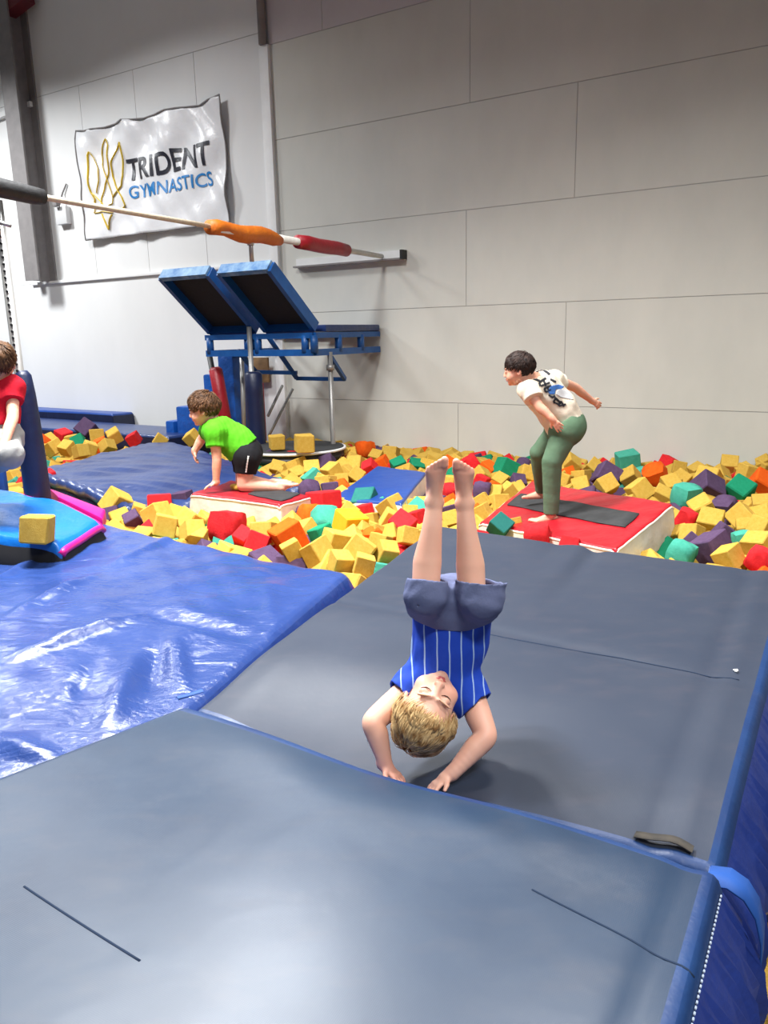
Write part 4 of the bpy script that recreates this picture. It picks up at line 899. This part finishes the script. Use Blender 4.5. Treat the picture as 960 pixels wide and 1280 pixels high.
# print on the back of the shirt: blocky dark lettering with a blue and white mountain
def inpoly(p, poly):
    c = False; j = len(poly)-1
    for i in range(len(poly)):
        if (poly[i][1] > p[1]) != (poly[j][1] > p[1]) and p[0] < (poly[j][0]-poly[i][0])*(p[1]-poly[i][1])/(poly[j][1]-poly[i][1])+poly[i][0]: c = not c
        j = i
    return c
def bvh_of(ob):
    from mathutils.bvhtree import BVHTree
    me = ob.data; return BVHTree.FromPolygons([tuple(v.co) for v in me.vertices], [tuple(p.vertices) for p in me.polygons])
bv = bvh_of(sh2); og = ORG[t2p.name]
def onto(px, py, lift=0.002):
    d = unit(ray(px, py)); r = bv.ray_cast(Vector(O-og), Vector(d))
    return None if r[0] is None else np.array(r[0])+og-d*lift
def decal(name, polys, m, parent, px0=620, py0=420, s=150/960, st=0.55, lift=0.003):
    """thin print laid on the cloth: small cells of the outline, each resting on the shirt's surface"""
    V = []; Fc = []; key = {}
    for poly in polys:
        P = [(px0+x*s, py0+y*s) for x, y in poly]; xs = [p[0] for p in P]; ys = [p[1] for p in P]
        for i in range(int(min(xs)/st)-1, int(max(xs)/st)+2):
            for j in range(int(min(ys)/st)-1, int(max(ys)/st)+2):
                if not inpoly(((i+0.5)*st, (j+0.5)*st), P): continue
                q = []
                for a, b in ((i, j), (i+1, j), (i+1, j+1), (i, j+1)):
                    if (a, b) not in key:
                        h_ = onto(a*st, b*st, lift)
                        if h_ is None: key[a, b] = None
                        else: key[a, b] = len(V); V.append(h_)
                    q.append(key[a, b])
                if None in q: continue
                if max(np.linalg.norm(V[q[0]]-V[q[k]]) for k in (1, 2, 3)) < 0.03: Fc.append(tuple(q))
    if V: o = obj(name, V, Fc, m, parent, True); s_ = o.modifiers.new('t', 'SOLIDIFY'); s_.thickness = 0.0015; return o
def stroke(x0, y0, x1, y1, w):
    d = unit((x1-x0, y1-y0, 0)); n = (-d[1]*w/2, d[0]*w/2); return [(x0+n[0], y0+n[1]), (x1+n[0], y1+n[1]), (x1-n[0], y1-n[1]), (x0-n[0], y0-n[1])]
pr = [stroke(300, 262, 380, 268, 26), stroke(320, 285, 350, 265, 18), stroke(380, 270, 430, 308, 18), stroke(280, 295, 330, 300, 16), stroke(330, 300, 300, 340, 16), stroke(300, 340, 350, 360, 16), stroke(315, 330, 350, 310, 14),
      stroke(345, 372, 400, 335, 17), stroke(345, 372, 355, 400, 15), stroke(380, 350, 400, 400, 14), stroke(360, 400, 430, 370, 14), stroke(385, 420, 440, 395, 16), stroke(385, 420, 400, 450, 14), stroke(400, 450, 440, 430, 14), stroke(410, 405, 425, 445, 12),
      stroke(420, 470, 450, 490, 14), stroke(445, 490, 475, 480, 18), stroke(460, 530, 480, 490, 16), stroke(460, 530, 500, 545, 14), stroke(480, 500, 520, 540, 16), stroke(500, 560, 520, 520, 14), stroke(505, 560, 560, 545, 14), stroke(520, 520, 545, 565, 14), stroke(435, 345, 480, 368, 14)]
decal('lettering', pr, mat('print_dark', (34, 36, 44), 0.8), t2p)
decal('print', [[(410, 440), (440, 400), (500, 388), (545, 405), (520, 430), (480, 425), (470, 465), (430, 465)]], mat('print_blue', (58, 108, 178), 0.8), t2p)
decal('print', [[(480, 465), (490, 430), (530, 420), (590, 455), (620, 510), (570, 500), (520, 490)]], mat('print_pale', (206, 206, 208), 0.8), t2p)
T = SDF(0.005, K2s); T.cap(pel2, hN, 0.12, 0.108, 0.05); T.cap(pel2, hF, 0.115, 0.105, 0.05)
T.cap(hN, kN, 0.092, 0.064, 0.006); T.cone(kN, aN+(aN-kN)*0.02, 0.064, 0.046, 0.006); T.cap(hF, kF, 0.088, 0.062, 0.006); T.cone(kF, aF, 0.062, 0.044, 0.006)
T.plane(pel2+(waist2-pel2)*0.55, waist2-pel2)
V, Fq = T.mesh(wr(0.0035, 11, 19, (1, 1, 1))); obj('trousers', V, Fq, cloth_mat('sage_trousers', (86, 112, 88), (96, 122, 98)), t2p, True)

# ---------------------------------------------------------------- kneeling boy in the green shirt
t3p = thing('person', 'person kneeling on one hand in lime green shirt and black shorts', 'person', (-0.95, 4.95, 0.2))
yK = float(sG(*uv_of(sG, 306, 614))[1])+0.04
K3s = yK/4.95; B = SDF(0.0052, K3s)
nS, nE, nW = J(268, 541, yK-0.10), J(271, 574, yK-0.12), J(270, 603, yK-0.12)
fS, fE, fW = J(263, 534, yK+0.16), J(252, 549, yK+0.20), J(243, 564, yK+0.18)
c3, w3, p3 = J(277, 541, yK+0.03), J(296, 553, yK+0.04), J(308, 566, yK+0.04)
hN, kN, aN = J(309, 572, yK-0.04), J(305, 606, yK-0.06), J(352, 610, yK-0.03); hF, kF, aF = J(306, 572, yK+0.12), J(303, 601, yK+0.18), J(345, 606, yK+0.20)
B.cap(c3, w3, 0.085, 0.075, 0.04); B.cap(w3, p3, 0.075, 0.08, 0.04); B.cap(nS, fS, 0.048, 0.048, 0.04)
fig_limbs(B, 0.94, [(nS, nE, nW, (-0.8, -0.25, -0.30), (-0.2, 0.1, 1), -1, 0.2), (fS, fE, fW, (0.0, -0.1, -1), (-1, -0.2, 0.1), -1, 0.4)], [(hN, kN, aN), (hF, kF, aF)])
foot(B, aN, (1, -0.05, -0.10), (0.1, 0, -1), 1, 1.0, 0.025); foot(B, aF, (1, 0, -0.10), (0.1, 0, -1), -1, 1.0, 0.025)
R3 = frame((-0.18, 0, 1), (-1, 0.05, -0.42)); h3 = 0.205*K3s; o3 = J(254, 527, yK+0.03)-R3 @ (np.array([0, -0.1, 0.1])*h3)
L3 = head(HB(B), o3, R3, h3); B.cap(L3(0, 0.14, 0.28), J(270, 531, yK+0.04), 0.040, 0.048, 0.03)
V, Fq = B.mesh(); bd = obj('body', V, Fq, M_skin, t3p, True); tint(bd, blobs((0.95, 0.86, 0.82), [(L3(0.35, 0, 0.4), 0.035, (1, 0.76, 0.72), 0.7), (L3(0.2, -0.3, 0.3), 0.03, (1, 0.78, 0.75), 0.6), (aN, 0.12, (1, 0.84, 0.8), 0.5)]))
face_bits(L3, t3p, h3, M_brown)
hair('hair', t3p, o3, R3, h3, M_brown, crown=(0.0, 0.3, 0.93), lift=0.06, length=0.34, nst=1500, seed=9, front=0.68, nape=0.28, fringe=0.8)
T = SDF(0.005, K3s); T.cap(c3, w3, 0.108, 0.108, 0.04); T.cone(w3, p3+(w3-p3)*0.3, 0.110, 0.118, 0.04); T.cap(nS, fS, 0.068, 0.066, 0.05)
T.cone(nS*0.8+c3*0.2, nS*0.45+nE*0.55, 0.064, 0.062, 0.03); T.cone(fS*0.8+c3*0.2, fS*0.5+fE*0.5, 0.062, 0.058, 0.03)
T.cap(L3(0, 0.1, 0.25), J(268, 530, yK+0.04), 0.054, 0.054, 0.01, 's'); V, Fq = T.mesh(wr(0.006, 24, 25))
obj('shirt', V, Fq, cloth_mat('lime_shirt', (80, 176, 28), (92, 188, 38)), t3p, True)
T = SDF(0.005, K3s); T.cap(p3, hN, 0.102, 0.088, 0.04); T.cap(p3, hF, 0.098, 0.086, 0.04); T.cone(hN, hN*0.42+kN*0.58, 0.088, 0.068, 0.03); T.cone(hF, hF*0.42+kF*0.58, 0.086, 0.068, 0.03); T.plane(p3+(w3-p3)*0.6, w3-p3)
V, Fq = T.mesh(wr(0.004, 24, 27)); so = obj('shorts', V, Fq, cloth_mat('black_shorts', (20, 20, 24), (28, 28, 32)), t3p, True)
bv = bvh_of(so); og = ORG[t3p.name]
decal('white_stripe', [stroke(402, 400, 396, 440, 7), stroke(396, 440, 390, 482, 7)], M_white, t3p, 210, 470, 0.25, 0.5)

# ---------------------------------------------------------------- child in red cut by the left edge
t4p = thing('person', 'person seen from behind at left edge in red shirt and grey trousers', 'person', (-2.35, 4.5, 0.15))
B = SDF(0.006); y4 = 4.45
c4, p4 = J(-8, 498, y4), J(-6, 535, y4-0.02); nS, fS = J(14, 484, y4), J(-32, 484, y4+0.05)
B.cap(c4, p4, 0.105, 0.10, 0.05); B.cap(nS, fS, 0.05, 0.05, 0.04)
hN, kN, aN = J(4, 548, y4), J(12, 569, y4-0.25), J(-12, 585, y4-0.02); hF, kF, aF = J(-16, 548, y4), J(-22, 569, y4-0.25), J(-30, 585, y4)
fig_limbs(B, 1.0, [(nS, J(16, 520, y4-0.1), J(2, 565, y4-0.3), (-0.6, -0.2, -0.4), (0, -1, 0.2), 1, 0.5), (fS, J(-45, 520, y4-0.05), J(-40, 555, y4-0.25), (0.3, -0.4, -0.6), (0, -1, 0.2), -1, 0.5)], [(hN, kN, aN), (hF, kF, aF)])
foot(B, aN, (0.2, -1, -0.1), (0, 0.1, 1), 1, 1.05, 0.026); foot(B, aF, (-0.2, -1, -0.1), (0, 0.1, 1), -1, 1.05, 0.026)
R4 = frame((0.05, 0, 1), (-0.35, 1, -0.1)); h4 = 0.215; o4 = J(1, 476, y4)
L4 = head(B, o4, R4, h4); B.cap(L4(0, 0.1, 0.25), J(-4, 484, y4), 0.045, 0.05, 0.03)
V, Fq = B.mesh(); bd = obj('body', V, Fq, M_skin, t4p, True); tint(bd, blobs((0.95, 0.85, 0.8), []))
hair('hair', t4p, o4, R4, h4, M_brown, crown=(0, 0.25, 0.95), lift=0.05, length=0.36, nst=1400, seed=13, front=0.66, nape=0.14)
T = SDF(0.006); T.cap(c4, p4, 0.125, 0.122, 0.04); T.cone(c4, p4, 0.128, 0.13, 0.04); T.cap(nS, fS, 0.07, 0.07, 0.05); T.cone(nS, nS*0.5+J(16, 520, y4-0.1)*0.5, 0.07, 0.062, 0.03); T.cone(fS, fS*0.5+J(-45, 520, y4-0.05)*0.5, 0.07, 0.062, 0.03); T.plane(p4+(c4-p4)*0.12, p4-c4)
T.cap(L4(0, 0.1, 0.2), J(-4, 482, y4), 0.056, 0.056, 0.01, 's'); V, Fq = T.mesh(wr(0.005, 22, 35)); obj('shirt', V, Fq, cloth_mat('red_shirt', (186, 18, 40), (176, 14, 36)), t4p, True)
T = SDF(0.006); T.cap(p4, hN, 0.118, 0.112, 0.04); T.cap(p4, hF, 0.118, 0.112, 0.04); T.cap(hN, kN, 0.10, 0.072, 0.03); T.cap(hF, kF, 0.10, 0.072, 0.03); T.cone(kN, kN*0.2+aN*0.8, 0.068, 0.05, 0.03); T.cone(kF, kF*0.2+aF*0.8, 0.068, 0.05, 0.03); T.plane(p4+(c4-p4)*0.2, c4-p4)
V, Fq = T.mesh(wr(0.005, 22, 37)); obj('trousers', V, Fq, cloth_mat('grey_trousers', (140, 140, 140), (152, 152, 150)), t4p, True)

# ============================================================ FOAM CUBES
VAR = []
for q in range(10):
    bm = bmesh.new(); bmesh.ops.create_cube(bm, size=1.0); r_ = random.Random(q+3)
    worn = q >= 7
    if worn: bmesh.ops.subdivide_edges(bm, edges=list(bm.edges), cuts=2, use_grid_fill=True)
    for v in bm.verts:
        v.co += Vector((r_.uniform(-1, 1), r_.uniform(-1, 1), r_.uniform(-1, 1)))*(0.05 if worn else 0.035)
        if worn: v.co = v.co*(1-0.17*max(0, v.co.length-0.62)/0.25)
    if not worn: bmesh.ops.bevel(bm, geom=list(bm.edges), offset=0.035+0.03*r_.random(), segments=1, profile=0.6, affect='EDGES')
    else: bmesh.ops.recalc_face_normals(bm, faces=bm.faces)
    me = bpy.data.meshes.new('foam_cube_shape'); bm.to_mesh(me); bm.free(); me.polygons.foreach_set('use_smooth', [True]*len(me.polygons))
    me.set_sharp_from_angle(angle=math.radians(70 if worn else 32)); VAR.append(me)
CN = {'Y': 'yellow', 'y': 'bright yellow', 'T': 'teal', 'D': 'dark teal', 'P': 'purple', 'R': 'red', 'O': 'orange', 'G': 'green'}
KEY = {}
def cube_mesh(c, v):
    if (c, v) not in KEY: me = VAR[v].copy(); me.materials.clear(); me.materials.append(FOAM[c]); KEY[c, v] = me
    return KEY[c, v]
def zone(px, py):
    if px < 250 and py < 590: return 'in small heap behind navy mat'
    if px < 250: return 'behind the glossy blue crash mat'
    if py >= 628 and px < 560: return 'between crash mat and slate mat'
    if px < 535: return 'beside the plain blue mat'
    if px < 700: return 'between blue mat and red trampoline'
    if px < 846 and py < 640: return 'by wall behind red trampoline'
    if px < 846: return 'in front of red trampoline'
    return 'right of the red trampoline'
def cube(P, size, c, label, group, rot=None, v=None):
    if v is None: v = random.choice([7, 8, 9] if (c in 'OTR' and random.random() < 0.45) or (c in 'P' and random.random() < 0.25) else [0, 1, 2, 3, 4, 5, 6])
    o = bpy.data.objects.new('foam_cube', cube_mesh(c, v)); COL.objects.link(o); o.location = Vector([float(a) for a in P]); o.scale = (size,)*3
    o.rotation_euler = rot if rot is not None else (random.uniform(-0.7, 0.7), random.uniform(-0.7, 0.7), random.uniform(0, 6.28))
    o['label'] = label; o['category'] = 'foam cube'
    if group: o['group'] = group
    return o
HL = """Y 849 584 20;Y 872 589 22;Y 911 582 26;Y 930 588 16;Y 956 579 20;Y 957 585 24;Y 900 592 18;Y 935 591 26;Y 885 600 34;Y 903 603 18;P 884 612 40;P 906 635 34;G 925 613 34;O 952 606 36;T 858 620 38;Y 852 600 24;Y 843 607 22;
R 858 648 30;Y 878 635 32;Y 888 653 36;Y 865 668 30;Y 851 669 24;P 905 667 28;P 890 687 48;P 867 681 16;T 852 692 40;Y 911 697 34;T 928 675 26;Y 928 647 34;Y 932 660 24;Y 952 632 28;Y 952 646 30;Y 951 660 30;Y 946 683 38;R 950 700 40;Y 941 634 16;
Y 713 580 26;Y 742 584 22;Y 727 597 24;O 710 594 10;Y 705 600 22;Y 701 593 14;P 758 595 36;T 785 578 34;T 800 592 16;Y 788 597 26;R 835 577 18;O 820 595 36;Y 758 607 28;Y 800 613 32;Y 838 606 26;Y 827 618 14;Y 727 606 16;
O 560 583 24;R 588 580 28;Y 573 577 8;G 567 593 14;O 610 588 24;G 632 586 30;P 655 582 22;Y 658 592 24;Y 670 590 14;Y 602 593 16;Y 625 602 22;P 647 603 22;Y 564 602 14;R 562 613 18;R 602 602 20;O 618 610 20;P 603 613 28;Y 617 617 18;Y 635 615 24;Y 622 627 14;Y 603 627 24;Y 603 640 22;O 563 627 16;Y 565 637 20;P 557 642 18;Y 563 650 20;
D 625 658 30;Y 642 658 24;R 672 672 40;R 712 683 30;
O 456 562 27;Y 470 572 20;Y 488 568 24;O 477 578 14;G 498 580 18;G 520 582 14;Y 533 581 18;Y 428 568 20;Y 439 567 18;Y 407 567 14;P 410 579 22;Y 428 582 14;Y 445 581 24;Y 440 575 16;R 462 584 20;Y 415 590 26;Y 433 590 14;Y 446 594 22;Y 427 602 22;Y 408 605 26;O 427 608 10;P 413 613 26;Y 402 573 10;
D 457 627 34;Y 432 632 18;R 455 640 24;Y 437 641 28;T 477 634 12;Y 490 635 34;Y 508 635 22;T 523 636 12;Y 528 632 12;R 405 630 42;O 387 644 34;T 406 651 42;G 402 669 30;y 437 656 42;Y 452 664 24;O 467 669 12;Y 489 651 30;Y 512 643 20;R 521 648 24;R 503 658 36;Y 365 654 22;Y 382 662 14;O 361 671 44;Y 365 688 26;Y 397 690 38;Y 420 679 38;Y 426 703 28;Y 450 688 42;Y 475 679 30;Y 473 668 20;Y 487 668 20;Y 509 670 28;Y 484 690 28;Y 455 706 30;Y 342 662 18;P 366 643 16;Y 441 672 14;
P 339 573 26;R 364 575 25;Y 394 569 20;Y 376 580 22;Y 362 584 14;Y 347 584 14;Y 385 577 16;Y 396 576 16;Y 372 592 16;Y 390 588 26;T 392 599 28;Y 405 605 26;P 387 612 28;Y 427 620 14;
Y 147 630 38;R 200 632 38;P 229 625 28;P 140 645 24;Y 174 640 24;Y 197 645 36;Y 206 657 34;Y 220 642 22;Y 237 652 34;Y 241 665 32;Y 247 672 24;P 166 650 24;Y 152 648 18;R 284 657 54;R 305 672 22;R 322 676 18;Y 330 665 34;
P 109 537 26;Y 61 549 16;O 52 551 14;Y 52 560 16;R 79 546 22;Y 67 560 22;Y 84 560 20;Y 90 549 12;G 99 553 20;Y 122 546 22;Y 143 545 20;O 126 554 18;Y 112 558 14;Y 101 562 12;Y 134 556 12;R 167 547 16;Y 200 549 16;Y 240 547 20;R 59 600 28;Y 15 595 18;Y 108 656 26;Y 15 686 30;
Y 985 590 30;Y 1000 620 34;P 990 650 34;Y 1010 670 34;T 1030 600 34;Y 985 690 36"""
nhand = 0; items = []
for it in HL.replace('\n', '').split(';'):
    c, px, py, e = it.split(); px, py, e = float(px), float(py), float(e)
    P = pz(px, py, 0.13 if (px < 250 and py < 580) else (0.03 if e > 24 else 0.0)); w = (P-O) @ FW; size = min(max(e*w/960/1.3, 0.11), 0.215)
    if e < 20: size = max(size, 0.14)                         # small patches are cubes partly buried in the heap
    off = (P-WB) @ WN
    if off < size*0.85: P = pw(px, py, size*0.85)
    if e < 20: P = P+np.array([0, 0, -0.02])
    items.append((c, px, py, P, size)); nhand += 1
ORD = ['first', 'second', 'third', 'fourth', 'fifth', 'sixth', 'seventh', 'eighth', 'ninth', 'tenth', 'eleventh', 'twelfth']
bins = {}
for it in items: bins.setdefault((it[0], zone(it[1], it[2])), []).append(it)
for (c, zn_), L in bins.items():
    rows_ = [('', L)]
    if len(L) > 10:
        L = sorted(L, key=lambda q: q[2]); k = 2 if len(L) <= 20 else 3; n_ = -(-len(L)//k); nm = {2: ['back row, ', 'front row, '], 3: ['back row, ', 'middle row, ', 'front row, ']}[k]
        rows_ = [(nm[q], L[q*n_:(q+1)*n_]) for q in range(k)]
    for rn, M_ in rows_:
        M_ = sorted(M_, key=lambda q: q[1])
        for q, (c, px, py, P, size) in enumerate(M_):
            art = CN[c]+' foam cube ' if len(M_) == 1 else ORD[q]+' '+CN[c]+' foam cube from the left, '+rn
            cube(P, size, c, art+zn_, CN[c]+' foam cubes '+zn_)
# single cubes with a place of their own
P = pz(346.5, 562, 0.13); cube(P+np.array([0, 0, 0.08]), 0.15, 'Y', 'smaller yellow foam cube standing on the black mini trampoline', None, (0.02, 0.0, 0.35), 1)
P = pz(381, 566, 0.13); cube(P+np.array([0, 0, 0.10]), 0.185, 'Y', 'larger yellow foam cube standing on the black mini trampoline', None, (0.02, 0.0, 0.25), 2)
P = pyy(47, 661, 3.97); cube(P, 0.142, 'Y', 'single yellow foam cube leaning against the light blue mat', None, (-0.12, 0.12, 0.14), 1)
P = sG(0.33, 0.62); o = cube(P+np.array([0, 0, 0.02]), 0.15, 'Y', 'flat piece of yellow foam beside the kneeling hand on the block', None, (0.0, 0.05, 0.6), 8); o.scale = (0.16, 0.12, 0.04)
P = pz(950, 1272, -0.3); cube(P, 0.15, 'Y', 'yellow foam cube in the gap at the lower right corner', None, (0.4, 0.3, 0.8), 3)
# the layer beneath
def poly_in(x, y, poly):
    c = False; j = len(poly)-1
    for i in range(len(poly)):
        if (poly[i][1] > y) != (poly[j][1] > y) and x < (poly[j][0]-poly[i][0])*(y-poly[i][1])/(poly[j][1]-poly[i][1])+poly[i][0]: c = not c
        j = i
    return c
SOLID = [[A, B_far, FR, FL] for B_far in (r2,)]+[[C2, D2, B2, A2], [K3, K4, K1, K2], CB, CL]
SOLID = [[(q[0], q[1]) for q in s_] for s_ in SOLID]
cand = []
s_ = -4.5
while s_ < 12:
    o_ = 0.12
    while o_ < 9.5:
        P = W(s_+random.uniform(-0.05, 0.05), o_+random.uniform(-0.05, 0.05), 0); o_ += 0.19
        if P[1] < 0.9 or any(poly_in(P[0], P[1], s2) for s2 in SOLID): continue
        w = (P-O) @ FW; px = 480+F*((P-O) @ RT)/w; py = 640-F*((P-O) @ UP)/w
        if px < -60 or px > 1060 or (s_ > 5.9 and o_ < 1.75): continue
        if P[0] > 0 and P[1] < 4 and px < 930: continue
        cand.append((np.linalg.norm(P-O), P, px, py))
    s_ += 0.19
cand.sort(key=lambda q: q[0]); bulk = {}
nind = 0
for d, P, px, py in cand:
    c = random.choices('YPTROG', [70, 10, 6, 6, 5, 3])[0]; sz_ = random.uniform(0.17, 0.2); z = (-0.55 if (P[1] < 3.4 and P[0] > 0) else -0.13)+random.uniform(-0.03, 0.03)
    inview = 0 <= px <= 960
    if inview and nind < 300-nhand-5:
        cube((P[0], P[1], z), sz_, c, CN[c]+' foam cube half buried in lower layer, '+zone(px, py), CN[c]+' foam cubes buried lower, '+zone(px, py)); nind += 1
    else:
        me = VAR[random.randrange(7)]; M = Matrix.Translation((P[0], P[1], z)) @ Euler((random.uniform(-.7, .7), random.uniform(-.7, .7), random.uniform(0, 6))).to_matrix().to_4x4() @ Matrix.Scale(sz_, 4)
        b = bulk.setdefault(c, MB()); b.add([tuple(M @ v.co) for v in me.vertices], [tuple(p.vertices) for p in me.polygons])
if bulk:
    me = bpy.data.meshes.new('foam_filling'); V = []; Fc = []; mi = []
    for k, (c, b) in enumerate(bulk.items()):
        n = len(V); V += b.v; Fc += [tuple(i+n for i in f) for f in b.f]; mi += [k]*len(b.f); me.materials.append(FOAM[c])
    org = np.array([0, 6.0, -0.3]); me.from_pydata((np.array(V)-org).tolist(), [], Fc); me.polygons.foreach_set('material_index', mi)
    o = bpy.data.objects.new('foam_filling', me); COL.objects.link(o); o.location = Vector(org); tag(o, 'deeper layer of mixed foam cubes filling the rest of the pit', 'foam', kind='stuff')
